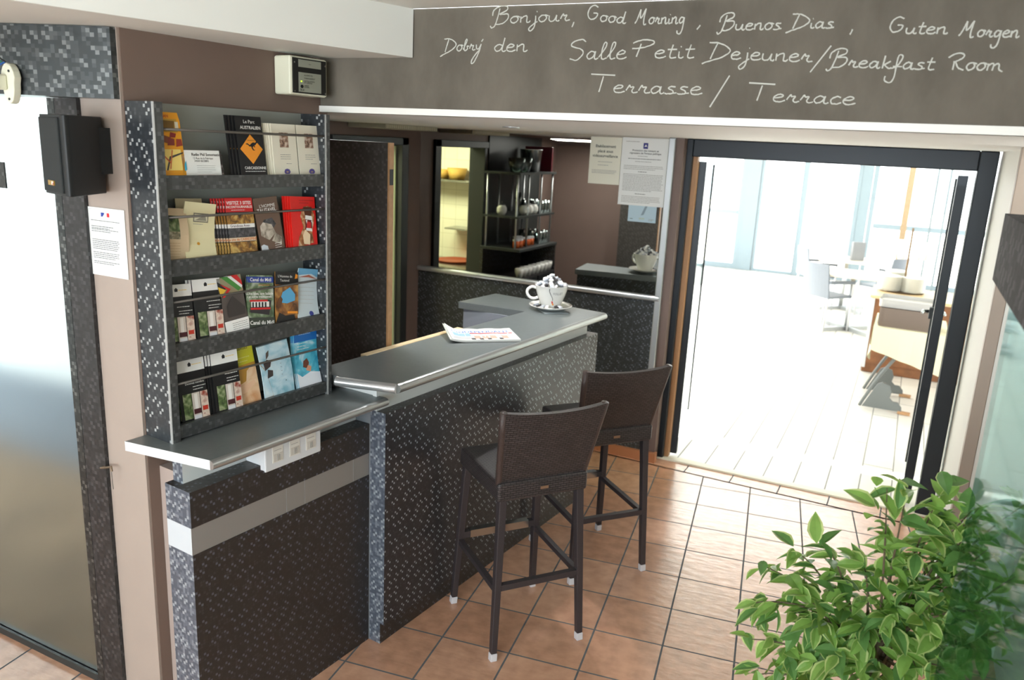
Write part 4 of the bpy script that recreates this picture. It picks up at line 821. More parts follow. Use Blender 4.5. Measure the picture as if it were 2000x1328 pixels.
for ring, (r, z, n) in enumerate(((.078, .140, 17), (.058, .152, 13), (.038, .168, 9), (.020, .180, 5), (.003, .192, 2))):
    for q in range(n):
        a = 2 * math.pi * (q + .5 * (ring % 2)) / n + rn.uniform(-.1, .1)
        nm = ('white', 'grey', 'white', 'black', 'silver')[k % 5]; k += 1
        packet(nm, (CX + r * math.cos(a), CY + r * math.sin(a), 1.203 + z + rn.uniform(-.003, .003)), (rn.uniform(-.7, .7), rn.uniform(-.7, .7), rn.uniform(0, 6)), '%s wrapped sugar packet in the heap on top of the giant cup' % nm, '%s sugar packets heaped in the cup' % nm)
for q, nm in enumerate(('black', 'silver', 'white', 'black', 'silver', 'grey')):
    a = a0 + (-1.0, -.62, -.28, .35, .6, -1.35)[q]; packet(nm, (CX + .088 * math.cos(a), CY + .088 * math.sin(a), 1.222), (.3, .2, a), '%s sugar packet lying %s on the saucer' % (nm, ('left of the cup front', 'left of the red mark', 'below the red mark', 'right of the red mark', 'right of the cup front', 'beside the handle')[q]), None)

# ------------------------------------------------------------------ bar stools (local: x along the back, y forward)
def make_stool():
    t = thing('bar_stool', 'near brown wicker bar stool with low back, in front of the bar', 'bar stool', (0, 0, 0), 0, 'wicker bar stools')
    SH = .80; hx, hy = .21, .235
    tx, ty = .178, .185
    def leg(sx, back):
        f = (sx * hx, (-hy if back else hy), 0); top = (sx * tx, (-ty - .0 if back else ty), SH - .01)
        b = MB()
        p0 = Vector(f); p1 = Vector(top); d = (p1 - p0)
        s = p0 + d * (.035 / SH)
        b.beam(s, p1, .028, .036)
        o = b.build('leg', WICKL, parent=t, bevel=.004)
        MB().beam(p0, s, .030, .030).build('foot_cap', CAPW, parent=o, bevel=.003)
    for sx in (-1, 1):
        leg(sx, True); leg(sx, False)
    # seat: woven box with slightly rounded edges
    MB().box(-.21, .21, -.215, .215, SH - .085, SH).build('seat', WICKER, parent=t, bevel=.014, seg=3)
    # backrest: leaning, wider at the top, gently bowed
    b = MB(); nx, nz = 10, 10
    def bp(u, v, side):
        w = .196 + .034 * v; x = (u * 2 - 1) * w; z = SH - .01 + v * .335 + .012 * (1 - (2 * u - 1) ** 2) * v * -1
        y = -.200 - .085 * v - .022 * (1 - (2 * u - 1) ** 2) * v + (.028 if side else 0); return (x, y, z)
    for side in (0, 1):
        g = [[bp(i / nx, j / nz, side) for i in range(nx + 1)] for j in range(nz + 1)]
        i0 = len(b.v); b.v += [p for r in g for p in r]
        for j in range(nz):
            for i in range(nx):
                q = (i0 + j * (nx + 1) + i, i0 + j * (nx + 1) + i + 1, i0 + (j + 1) * (nx + 1) + i + 1, i0 + (j + 1) * (nx + 1) + i)
                b.f.append(q if side == 0 else q[::-1]); b.m.append(0)
    N = (nx + 1) * (nz + 1)
    edge = [i for i in range(nx + 1)] + [(j) * (nx + 1) + nx for j in range(1, nz + 1)] + [nz * (nx + 1) + i for i in range(nx - 1, -1, -1)] + [j * (nx + 1) for j in range(nz - 1, 0, -1)]
    for k in range(len(edge)):
        a, c = edge[k], edge[(k + 1) % len(edge)]; b.f.append((a, a + N, c + N, c)); b.m.append(0)
    bk_ = b.build('backrest', WICKER, parent=t)
    for sx in (-1, 1):
        pts = [((bp(0 if sx < 0 else 1, v, 0)[0]), bp(0 if sx < 0 else 1, v, 0)[1] + .014, bp(0, v, 0)[2]) for v in (-.22, 0, .25, .5, .75, 1.0)]
        MB().tube(pts, .0165, 8).build('back_edge', mat('wicker_braid', (66, 54, 50), .35, bump=1.0, bscale=260), parent=bk_, smooth=True)
    MB().box(-.018, .018, -.2185, -.215, SH - .048, SH - .036).build('maker_tag', mat('bronze_tag', (150, 120, 96), .35, .5), parent=t)
    zb = .33
    def at(sx, back, z):
        k = z / SH; return (sx * (hx + (tx - hx) * k), (-hy + (hy - ty) * k) if back else (hy + (ty - hy) * k), z)
    MB().beam(at(-1, True, zb), at(1, True, zb), .026).build('stretcher', WICKL, parent=t)
    for sx in (-1, 1): MB().beam(at(sx, True, zb - .01), at(sx, False, zb + .005), .024).build('stretcher', WICKL, parent=t)
    ft = MB().beam(at(-1, False, .365), at(1, False, .365), .03).build('footrest', WICKL, parent=t)
    p, q = Vector(at(-1, False, .365)), Vector(at(1, False, .365)); d = (q - p).normalized()
    MB().beam(p + d * .045 + Vector((0, 0, .002)), q - d * .045 + Vector((0, 0, .002)), .036).build('rail_cover', STEEL, parent=ft)
    return t
st = make_stool(); st.location = (-1.366, 2.955, 0); st.rotation_euler = (0, 0, math.radians(51.7))
dup(st, (-1.303, 3.693, 0), math.radians(49.9), 'far brown wicker bar stool, the one nearer the open glass door', 'wicker bar stools')

# ------------------------------------------------------------------ mirror with notices, downlight, vent, door leaf
mi_ = tag(MB().box(-3.372, -1.47, 5.17, 5.198, 1.187, 2.222).build('mirror', MIRROR), 'large wall mirror above the mosaic panel behind the bar', 'mirror')
def sign(x0, x1, z0, z1, label, fill, deco, name='notice', y=5.166):
    b = MB(); w, h = x1 - x0, z1 - z0; b.box(0, w, 0, .002, 0, h, 0); mats = [fill]; ids = {}
    for d in deco:
        m = d[-1]
        if m.name not in ids: mats.append(m); ids[m.name] = len(mats) - 1
        i = ids[m.name]
        if d[0] == 'r': b.quad_xz(d[1] * w, d[3] * w, d[2] * h, d[4] * h, -.0008, i)
        elif d[0] == 't': b.text(d[4], d[1] * w, d[2] * h, d[3], -.001, i, bold=d[5])
        elif d[0] == 'l': lines(b, d[1] * w, d[2] * w, d[3] * h, d[4], d[5] * h, .0034, i, -.001, seed=int(d[3] * 97))
        elif d[0] == 'p': b.face([(p[0] * w, -.0009, p[1] * h) for p in d[1]], i)
    return tag(b.build(name, mats, loc=(x0, y, z0)), label, 'notice')
T1 = ink((60, 62, 60)); T2 = ink((150, 150, 146))
sign(-2.01, -1.788, 1.90, 2.208, 'left cream video-surveillance notice taped to the mirror', mat('cream_notice', (218, 216, 200), .5), [('t', .5, .78, .026, 'Etablissement', True, T1), ('t', .5, .675, .026, 'placé sous', True, T1), ('t', .5, .575, .026, 'vidéosurveillance', True, T1), ('l', .28, .74, .47, 2, .07, T2), ('l', .1, .9, .29, 3, .03, T2)])
sign(-1.785, -1.458, 1.775, 2.212, 'large white printed notice with dark blue emblem taped to the mirror', mat('plastic_sleeve', (222, 224, 222), .3), [('l', .08, .38, .94, 1, .02, T2), ('r', .45, .845, .545, .93, ink((44, 44, 120))), ('p', [(.47, .87), (.5, .91), (.53, .87), (.51, .88)], WH), ('t', .5, .805, .017, 'Protection des mineurs et', True, T1), ('t', .5, .765, .017, "répression de l'ivresse publique", True, T1), ('l', .35, .65, .73, 1, .02, T2), ('l', .15, .85, .69, 1, .02, T1), ('l', .3, .7, .65, 1, .02, T2), ('l', .07, .92, .585, 3, .024, T2), ('l', .38, .6, .5, 1, .02, T1), ('l', .07, .92, .46, 12, .022, T2), ('l', .35, .6, .17, 1, .02, T1), ('l', .07, .9, .13, 5, .022, T2)], y=5.1645)
sign(-1.706, -1.513, 1.668, 1.79, 'small pale blue map card on the mirror below the white notice', mat('pale_blue_paper', (170, 194, 206), .5), [('p', [(.46, .36), (.56, .4), (.68, .9), (.6, .9)], ink((126, 144, 156))), ('l', .08, .2, .14, 1, .05, T1), ('l', .4, .62, .2, 2, .05, ink((170, 180, 150))), ('l', .75, .95, .16, 2, .06, T2)])
dl = thing('downlight', 'small recessed ceiling spot in the white soffit over the bar', 'downlight', (-1.95, 3.85, 2.2215))
MB().lathe([(.045, 0), (.045, -.006), (.032, -.006), (.030, .0)], n=24).build('trim_ring', SILVER, parent=dl, smooth=True)
lp = bpy.data.lights.new('downlight_lamp', 'SPOT'); lp.energy = 50; lp.spot_size = 2.4; lp.spot_blend = .8; lp.shadow_soft_size = .03; lo = bpy.data.objects.new('downlight_lamp', lp); SC.collection.objects.link(lo); lo.location = (-1.95, 3.85, 2.205)
MB().lathe([(.0001, -.002), (.030, -.002)], n=20).build('lamp_face', mat('lamp_lens', (240, 240, 236), .2, emit=2.0), parent=dl)
ac = thing('air_vent', 'beige slatted air vent box under the soffit beside the kitchen doorway', 'air vent', (-3.37, 4.30, 2.222))
b = MB().box(0.0, .30, 0, .62, -.03, 0); b.build('housing', mat('vent_beige', (176, 172, 152), .5), parent=ac, bevel=.004)
b = MB()
for k in range(26): b.box(.30, .306, .012 + .023 * k, .022 + .023 * k, -.026, -.004)
b.build('grille', mat('vent_slat', (206, 202, 182), .5), parent=ac)
pd = thing('door_leaf', 'tall dark mosaic door leaf standing behind the rack, wood edge with lock', 'door', (-2.50, 2.98, 0))
MB().box(0, .385, 0, .035, .01, 2.115).build('panel', [MOS_DOOR], parent=pd)
e = MB().box(.385, .393, 0, .035, .01, 2.115).build('edge_strip', WOODO, parent=pd)
MB().box(.390, .3945, .004, .031, 1.93, 2.0).build('lock_plate', BLACK, parent=e)

# ------------------------------------------------------------------ back bench with glass shelves (seen in the mirror)
bn = thing('back_bench', 'dark back bench with open cup shelf and drawers, reflected in the mirror', 'bench', (-3.37, 3.40, 0))
MB().box(0, .40, 0, .80, 1.225, 1.25).build('bench_top', DARKF, parent=bn, bevel=.004)
MB().box(0, .39, 0, .79, 0, .99).box(0, .03, 0, .79, .99, 1.225).box(0, .39, 0, .02, .99, 1.225).build('carcass', MOS_DARK, parent=bn)
for k in range(2):
    d = MB().box(.39, .402, .02 + .39 * k, .39 + .39 * k, .78, .975).build('drawer', BLACK, parent=bn)
    MB().tube([(.405, .16 + .39 * k, .90), (.43, .17 + .39 * k, .90), (.43, .25 + .39 * k, .90), (.405, .26 + .39 * k, .90)], .006, 8).build('drawer_handle', STEEL, parent=d)
gs = thing('glass_shelf_rack', 'metal post shelf rack of glasses on back bench, reflected in the mirror', 'shelf rack', (-3.35, 3.44, 1.25))
for z in (.26, .63): MB().box(0, .35, 0, .76, z, z + .018).build('shelf', DARKF, parent=gs)
for x in (.03, .32):
    for y in (.02, .26, .52, .74): MB().tube([(x, y, 0), (x, y, .63)], .009, 8).build('post', SILVER, parent=gs, smooth=True)
tag(MB().box(-3.374, -3.36, 3.02, 4.10, 1.25, 2.2).build('backboard', DARKF), 'dark board on the bar side wall behind the shelf rack', 'board')
def tumbler():
    o = MB().lathe([(.0001, .003), (.026, .003), (.032, .11), (.034, .11), (.028, 0), (.0001, 0)], n=14).build('glass', GLASSW, smooth=True); return o
g0 = tumbler(); k = 0
for z, ys in ((1.534 - .006, (3.49, 3.56, 3.63)), (1.25, (3.49, 3.56, 3.63))):
    for y in ys:
        for x in (-3.06, -3.15, -3.24):
            o = g0 if k == 0 else g0.copy()
            if k: SC.collection.objects.link(o)
            k += 1; o.location = (x, y, z); tag(o, 'clear tumbler standing in rows on the right part of the reflected shelf rack', 'glass', 'tumblers on the shelf rack')
p0 = None
for k, (x, y) in enumerate(((-3.07, 3.76), (-3.07, 3.86), (-3.07, 3.95), (-3.2, 4.13))):
    if p0 is None:
        p0 = thing('sugar_pot', 'white round pot with black spout lid on the reflected shelf rack', 'pot', group='white pots on the shelf rack')
        MB().lathe([(.0001, 0), (.03, 0), (.045, .03), (.045, .06), (.03, .085), (.0001, .088)], n=18).build('pot_body', CERAM, parent=p0, smooth=True)
        MB().lathe([(.028, .086), (.02, .096), (.006, .1), (.005, .118), (.0001, .12)], n=12).build('lid', BLACK, parent=p0, smooth=True); o = p0
    else: o = dup(p0)
    o.location = (x, y, 1.528)
sv = thing('straw_glass', 'tall flared glass of black straws on the reflected shelf rack', 'glass', (-3.08, 4.06, 1.528))
MB().lathe([(.0001, 0), (.03, 0), (.008, .015), (.012, .03), (.035, .16), (.033, .16), (.01, .035), (.0001, .03)], n=14).build('glass_body', GLASSW, parent=sv, smooth=True)
for q in range(9):
    a = q * .7; MB().tube([(.006 * math.cos(a), .006 * math.sin(a), .035), (.026 * math.cos(a), .026 * math.sin(a), .20)], .004, 6).build('straw', BLACK, parent=sv)
j0 = None
for k, (x, y) in enumerate(((-3.06, 4.10), (-3.06, 4.03), (-3.07, 3.92), (-3.07, 3.85), (-3.07, 3.78), (-3.15, 3.92), (-3.15, 3.85))):
    if j0 is None:
        j0 = thing('jam_jar', 'small orange jam jar with white lid on the reflected bench top', 'jar', group='jam jars on the bench')
        MB().lathe([(.0001, 0), (.03, 0), (.03, .06), (.0001, .06)], n=14).build('jar_body', mat('jam_orange', (190, 90, 40), .25), parent=j0, smooth=True)
        MB().lathe([(.031, .06), (.031, .075), (.0001, .075)], n=14).build('lid', PLASTW, parent=j0); o = j0
    else: o = dup(j0)
    o.location = (x, y, 1.2505)
c0 = None
for k in range(8):
    if c0 is None:
        c0 = MB().lathe([(.0001, 0), (.028, 0), (.04, .055), (.04, .08), (.037, .08), (.03, .02), (.0001, .01)], n=14).build('coffee_cup', CERAM, smooth=True); o = c0
    else: o = c0.copy(); SC.collection.objects.link(o)
    o.location = (-3.02, 3.47 + .088 * k, .991); tag(o, 'white coffee cup in the row under the reflected bench top', 'cup', 'coffee cups under the bench top')
bu = tag(MB().lathe([(.0001, 0), (.085, 0), (.10, .19), (.105, .195), (.0965, .19), (.082, .01), (.0001, .01)], n=24).build('ice_bucket', STEEL, loc=(-3.13, 3.74, 1.899), smooth=True), 'shiny metal ice bucket on top of the reflected shelf rack', 'bucket')
tag(MB().box(-3.3, -3.02, 3.50, 3.515, 1.899, 2.12).build('serving_tray', mat('burgundy_plastic', (96, 14, 34), .35), bevel=.004), 'burgundy tray standing on top of the reflected shelf rack', 'tray')
for k, y in enumerate((4.0, 4.14)):
    tag(MB().lathe([(.0001, 0), (.05, 0), (.07, .06), (.075, .12), (.07, .12), (.06, .05), (.0001, .01)], n=18).build('glass_jug', GLASSW, loc=(-3.1, y - .06, 1.899), smooth=True), ('clear glass jug beside the ice bucket on the reflected shelf rack', 'clear glass jug at the left end of the reflected shelf rack')[k], 'jug')

# ------------------------------------------------------------------ kitchen seen through the doorway in the mirror
struct(MB().box(-5.6, -3.52, 3.2, 3.22, 0, 2.6).build('wall_kitchen', KTILE))
struct(MB().box(-5.62, -5.6, 3.2, 5.4, 0, 2.6).build('wall_kitchen', KTILE))
struct(MB().box(-5.6, -3.5, 5.33, 5.4, 0, 2.6).build('wall_kitchen', KTILE))
struct(MB().box(-5.6, -3.515, 3.2, 5.4, -0.02, 0.0).build('floor', mat('kitchen_floor', (150, 120, 96), .5)))
struct(MB().box(-5.6, -3.4, 3.2, 5.4, 2.5, 2.55).build('ceiling', WHITE))
tag(MB().box(-4.75, -3.95, 3.222, 3.48, 1.74, 1.76).build('wall_shelf', STEEL), 'steel wall shelf with baskets in the kitchen reflected in mirror', 'shelf')
for k, (x, r, h) in enumerate(((-4.30, .09, .09), (-4.12, .10, .11))):
    tag(MB().lathe([(.0001, .002), (r * .7, .002), (r, h), (r * 1.03, h), (r * .75, 0), (.0001, 0)], n=20).build('bread_basket', mat('basket_straw', (196, 158, 80), .7, bump=.8, bscale=120), loc=(x, 3.35, 1.761), smooth=True), ('smaller straw basket on the kitchen shelf', 'larger straw basket on the right of kitchen shelf')[k], 'basket')
kt = thing('steel_table', 'steel kitchen work table with round tray, reflected in mirror', 'table', (-4.15, 3.55, 0))
MB().box(-.7, .45, -.32, .25, .915, .95).build('tabletop', STEEL, parent=kt)
for x in (-.65, .40):
    for y in (-.27, .20): MB().tube([(x, y, 0), (x, y, .915)], .02, 8).build('leg', STEEL, parent=kt)
tag(MB().lathe([(.0001, 0), (.17, 0), (.19, .018), (.186, .018), (.168, .006), (.0001, .006)], n=30).build('round_tray', mat('rust_tray', (160, 70, 40), .4), loc=(-4.07, 3.42, .9505), smooth=True), 'round rust-coloured tray on the steel kitchen table', 'tray')
tag(MB().box(-4.19, -3.95, 3.222, 3.45, 1.27, 1.285).build('bracket_shelf', STEEL), 'small lower steel bracket shelf on the kitchen tiles', 'shelf')

# ------------------------------------------------------------------ double glass door to the dining room
b = MB().box(-1.415, -1.335, 5.265, 5.36, 0, 2.222).box(0.29, 0.385, 5.262, 5.36, 0, 2.222).box(-1.335, 0.29, 5.264, 5.36, 2.11, 2.222)
struct(b.build('door_2', BLACKF, bevel=.006))
struct(MB().box(-1.335, -1.305, 5.30, 5.35, 0.012, 2.11).build('trim_9', mat('door_rebate_wood', (172, 130, 92), .5)))
def leaf(name, hinge, tip, handle):
    h = Vector((hinge[0], hinge[1], 0)); t = Vector((tip[0], tip[1], 0)); L_ = (t - h).length; a = math.atan2(t.y - h.y, t.x - h.x)
    r = bpy.data.objects.new(name, None); SC.collection.objects.link(r); r.location = h; r.rotation_euler = (0, 0, a); struct(r)
    MB().box(0, .055, -.027, .027, .02, 2.08).build('stile', BLACKF, parent=r, bevel=.003)
    MB().box(.055, L_ - .006, -.005, .005, .03, 2.06).build('pane', GLASS, parent=r)
    MB().box(L_ - .008, L_ + .004, -.012, .012, .012, 2.05).build('edge_gasket', BLACK, parent=r)
    if handle:
        hd = MB().box(L_ - .05, L_ + .005, -.028, .028, 1.09, 1.17).build('lock', BLACK, parent=r, bevel=.004)
        for s in (-1, 1): MB().tube([(L_ - .02, .028 * s, 1.14), (L_ - .02, .065 * s, 1.14), (L_ - .11, .07 * s, 1.14)], .010, 8).build('lever', STEEL, parent=hd, smooth=True)
    return r
leaf('door_3', (-1.29, 5.37), (-1.46, 6.45), False)
leaf('door_4', (0.232, 5.40), (0.232, 6.20), True)

# ------------------------------------------------------------------ dining room beyond
FY = 15.5
def frame(b, x0, x1, z0, z1, w, y=FY): b.box(x0, x0 + w, y, y + .08, z0, z1).box(x1 - w, x1, y, y + .08, z0, z1).box(x0 + w, x1 - w, y, y + .08, z1 - w, z1).box(x0 + w, x1 - w, y, y + .08, z0, z0 + w)
b = MB(); frame(b, -4.9, -2.86, 0, 2.6, .1); b.box(-2.86, -2.61, FY - .02, FY + .1, 0, 2.6).box(-4.78, -2.97, FY + .01, FY + .07, 1.03, 1.11); struct(b.build('window_2', WFRAME))
b = MB(); frame(b, -2.6, -1.82, 0, 2.15, .05); b.box(-2.6, -.72, FY + .01, FY + .07, 2.16, 2.6); struct(b.build('window_3', WFRAME))
b = MB(); frame(b, -1.84, -.88, 0, 2.12, .07, FY - .02); b.box(-.879, -.71, FY - .01, FY + .1, 0, 2.6); struct(b.build('window_4', WFRAME))
b = MB(); frame(b, -.70, 1.3, 0, 2.6, .08); b.box(-.60, 1.2, FY + .01, FY + .07, .98, 1.07); struct(b.build('window_5', WFRAME))
for nm, x0, x1 in (('window_6', -4.85, -2.88), ('window_7', -.65, 1.25)):
    struct(MB().box(x0, x1, FY + .03, FY + .036, .1, 2.5).build(nm, GLASS))
struct(MB().box(-2.6, 2.6, 5.36, 15.4, 2.85, 3.0).box(-5.2, -2.6, 12.6, 15.4, 2.85, 3.0).build('ceiling', WHITE))  # unseen roof, outline shaped to sun the left floor and shade the rest
struct(MB().box(2.5, 2.6, 5.3, 11.5, 0, 3.0).build('wall_dining', WHITE))
struct(MB().box(-5.2, -5.1, 5.4, 11.5, 0, 3.0).build('wall_dining', WHITE))
PALEW = mat('pale_post_wood', (176, 152, 122), .5, noise=.08, nscale=20)
struct(MB().box(-.13, -.045, 13.0, 13.1, 0, 2.84).build('trim_10', PALEW))
b = MB().beam((-3.9, 13.2, 1.75), (-3.0, 13.2, 2.75), .12); struct(b.build('trim_11', PALEW))
b = MB().box(.235, .265, 13.0, 13.06, 0, 3).box(.39, .42, 12.9, 12.96, 0, 3).box(.9, .94, 11, 11.06, 0, 3); struct(b.build('window_8', WFRAME))
# bright terrace ground beyond the facade
struct(MB().box(-12, 10, 15.6, 40, -.1, -.02).build('ground', mat('terrace_ground', (214, 208, 196), .9)))
ch0 = None
def chair(loc, rz, label):
    global ch0
    if ch0 is None:
        ch0 = thing('dining_chair', label, 'chair', group='dining room chairs'); PL = mat('grey_chair_plastic', (112, 120, 130), .4)
        MB().box(-.22, .22, -.22, .22, .43, .455).build('seat', PL, parent=ch0, bevel=.015)
        b = MB()
        for k in range(8):
            a, c = -1 + 2 * k / 8, -1 + 2 * (k + 1) / 8
            f = lambda u, z, d: (u * (.21 - .02 * z), -.21 - .05 * z - .03 * (1 - u * u) + d, .44 + .42 * z)
            v = [f(a, 0, 0), f(c, 0, 0), f(c, 1, 0), f(a, 1, 0), f(a, 0, .02), f(c, 0, .02), f(c, 1, .02), f(a, 1, .02)]
            b.raw(v, [(0, 1, 2, 3), (7, 6, 5, 4), (3, 2, 6, 7), (1, 0, 4, 5), (0, 3, 7, 4), (2, 1, 5, 6)])
        b.build('backrest', PL, parent=ch0)
        for sx in (-1, 1):
            MB().beam((sx * .215, -.22, .64), (sx * .225, .20, .63), (.03, .04)).build('armrest', PL, parent=ch0, bevel=.006)
            MB().tube([(sx * .225, .19, .63), (sx * .21, .20, 0)], .013, 8).build('leg', mat('chair_leg_metal', (196, 198, 200), .35, .5), parent=ch0)
            MB().tube([(sx * .19, -.19, .43), (sx * .215, -.24, 0)], .013, 8).build('leg', MATS['chair_leg_metal'], parent=ch0)
        o = ch0
    else: o = dup(ch0)
    o.location = loc; o.rotation_euler = (0, 0, rz); o['label'] = label
chair((-.82, 10.85, 0), math.radians(-38), 'grey armchair nearest the camera at the dining table')
chair((-1.15, 12.6, 0), math.radians(-60), 'grey armchair at the left far side of dining table')
chair((-.25, 12.2, 0), math.radians(60), 'grey armchair tucked at the right far dining table')
def table(loc, label):
    t = thing('dining_table', label, 'table', loc, 0, 'dining tables')
    MB().box(-.35, .35, -.35, .35, .71, .74).build('tabletop', mat('pale_tabletop', (222, 214, 196), .4), parent=t, bevel=.006)
    MB().tube([(0, 0, .04), (0, 0, .71)], .03, 10).build('pedestal', SILVER, parent=t, smooth=True)
    b = MB(); b.beam((-.28, -.28, .02), (.28, .28, .02), .05).beam((-.28, .28, .02), (.28, -.28, .02), .05); b.build('base', SILVER, parent=t)
table((-.55, 10.95, 0), 'pale square dining table beside the nearest grey armchair'); table((-.75, 12.5, 0), 'pale square dining table standing farther from the camera')
tag(MB().box(-.09, .09, -.03, .03, 0, .26).build('menu_holder', mat('menu_grey', (140, 142, 146), .5), loc=(-.62, 12.4, .741), rz=.5), 'grey menu holder on the far dining table', 'menu holder')
# buffet
bf = thing('buffet_cabinet', 'brown wooden buffet cabinet with white side, beyond the tray stand', 'cabinet', (-.24, 8.82, 0))
MB().box(.03, 1.4, 0, .75, .1, .78).build('wood_front', WOODC, parent=bf); MB().box(0, .03, -.005, .75, .05, .8).build('side_panel', PLASTW, parent=bf)
MB().box(-.02, 1.42, -.02, .77, .78, .81).build('counter_slab', mat('buffet_top', (206, 180, 140), .4), parent=bf)
MB().box(.0, 1.4, .02, .75, 0, .1).build('plinth', WOODC, parent=bf)
def stack(name, loc, r, n, pitch, label, grp, m):
    first = None
    for k in range(n):
        if first is None: o = first = MB().lathe([(.0001, .002), (r * .6, .002), (r, .016), (r, .02), (r * .6, .007), (.0001, .007)], n=24).build(name, m, smooth=True)
        else: o = first.copy(); SC.collection.objects.link(o)
        o.location = (loc[0], loc[1], loc[2] + k * pitch); tag(o, label, 'plate', grp)
PLT = mat('plate_white', (238, 236, 226), .3)
stack('plate', (-.11, 9.25, .812), .115, 12, .013, 'white plate in the left stack on the buffet', 'plates in the left buffet stack', PLT)
stack('plate', (.12, 9.25, .812), .115, 12, .013, 'white plate in the right stack on the buffet', 'plates in the right buffet stack', PLT)
stack('plate', (-.05, 9.5, .812), .12, 14, .013, 'white plate in the rear stack on the buffet', 'plates in the rear buffet stack', PLT)
ts = thing('tiered_stand', 'three-level round wire display stand on the buffet', 'display stand', (.03, 9.3, .811))
MB().tube([(0, 0, 0), (0, 0, .67)], .010, 8).build('pole', mat('bronze_pole', (120, 96, 70), .4, .5), parent=ts, smooth=True)
for z in (.34, .66): MB().lathe([(.0001, 0), (.20, 0), (.205, .012), (.2, .012), (.0001, .006)], n=30).build('tier', MATS['bronze_pole'], parent=ts, smooth=True)
first = None
for k in range(6):
    a = k * 1.05
    if first is None: o = first = MB().lathe([(.0001, 0), (.035, 0), (.045, .18), (.043, .18), (.033, .006), (.0001, .006)], n=16).build('cereal_jar', mat('jar_glass_white', (226, 230, 226), .2), smooth=True)
    else: o = first.copy(); SC.collection.objects.link(o)
    o.location = (.03 + .14 * math.cos(a), 9.3 + .14 * math.sin(a), 1.163); tag(o, 'pale tall jar on the middle tier of the buffet stand', 'jar', 'jars on the buffet stand')
# folding stand, cloth and trays
fs_ = thing('folding_stand', 'grey folding tray stand with curved legs beside the glass door', 'stand', (0, 0, 0))
GM = mat('stand_grey', (112, 116, 114), .4, .3)
for y in (7.46, 8.06):
    leg = MB()
    cv = smooth_line([(-.17, .02), (-.13, .12), (-.05, .30), (.06, .50), (.20, .72)], 6); leg.tube([(x, y, z) for x, z in cv], .014, 8)
    leg.build('leg', GM, parent=fs_, smooth=True)
    pl_ = [(-.15, .02), (.17, .02), (.165, .06), (.13, .10), (.09, .10), (.06, .13), (.07, .18), (.05, .24), (-.01, .26), (-.05, .24)]
    ft = MB().prism_xz(pl_, y - .01, y + .01).build('foot_plate', GM, parent=fs_)
    MB().beam((.14, y, .015), (.24, y, .012), (.03, .025)).build('foot_tip', WOODO, parent=ft)
MB().box(-.13, .40, 7.44, 8.10, .71, .745).build('top_board', WOODC, parent=fs_)
b = MB()
prof = []
def cloth_pt(s, t):
    return None
x0, x1, y0, y1 = -.155, .42, 7.40, 8.13
top = .752
b.box(x0, x1, y0, y1, .746, top)
n = 16
def drop(xa, ya, xb, yb, fn, nx_, ny_):
    for k in range(n):
        u, v = k / n, (k + 1) / n
        def P(q, d): 
            w = .012 * math.sin(q * 19) * d
            return (xa + (xb - xa) * q + nx_ * (.006 + w), ya + (yb - ya) * q + ny_ * (.006 + w), top - fn(q) * d)
        for d in range(4): b.face([P(u, (d + 1) / 4), P(v, (d + 1) / 4), P(v, d / 4), P(u, d / 4)])
drop(x0, y0, x1, y0, lambda q: .20 + .16 * q, 0, -1); drop(x0, y1, x0, y0, lambda q: .15 + .22 * math.sin(math.pi * q), -1, 0); drop(x1, y0, x1, y1, lambda q: .3, 1, 0); drop(x1, y1, x0, y1, lambda q: .3, 0, 1)
tag(b.build('tablecloth', mat('cream_cloth', (212, 206, 174), .8)), 'cream cloth draped over the folding tray stand', 'tablecloth')
first = None
NT = 15
for k in range(NT):
    if first is None:
        v = [(-.235, -.17), (.235, -.17), (.235, .17), (-.235, .17)]
        rp = []
        for cx, cy, a0_ in ((.195, .13, 0), (-.195, .13, 90), (-.195, -.13, 180), (.195, -.13, 270)):
            for q in range(5):
                a = math.radians(a0_ + 22.5 * q); rp.append((cx + .04 * math.cos(a), cy + .04 * math.sin(a)))
        bb = MB().prism(rp, 0, .009, 0); rim = [(x * 1.02, y * 1.02) for x, y in rp]; m_ = len(rp); i0 = len(bb.v)
        bb.v += [(x, y, .009) for x, y in rp] + [(x, y, .017) for x, y in rim]
        for q in range(m_): w_ = (q + 1) % m_; bb.f.append((i0 + q, i0 + w_, i0 + m_ + w_, i0 + m_ + q)); bb.m.append(0)
        first = o = bb.build('serving_tray', mat('taupe_tray', (122, 108, 98), .45))
    else: o = first.copy(); SC.collection.objects.link(o)
    o.location = (.115, 7.62, .7535 + .0105 * k); o.rotation_euler = (0, 0, math.radians(-3)); tag(o, 'taupe serving tray in the tall stack on the cloth-covered stand', 'tray', 'trays in the tall stack')
tp = first.copy(); tp.data = first.data.copy(); SC.collection.objects.link(tp); tp.data.materials[0] = mat('pale_tray', (176, 174, 170), .4); tp.location = (.10, 7.66, .7535 + .0105 * NT + .006); tp.scale = (1, 1, 4.0); tag(tp, 'deeper pale tray topping the tall tray stack', 'tray'); tp.name = 'deep_tray'

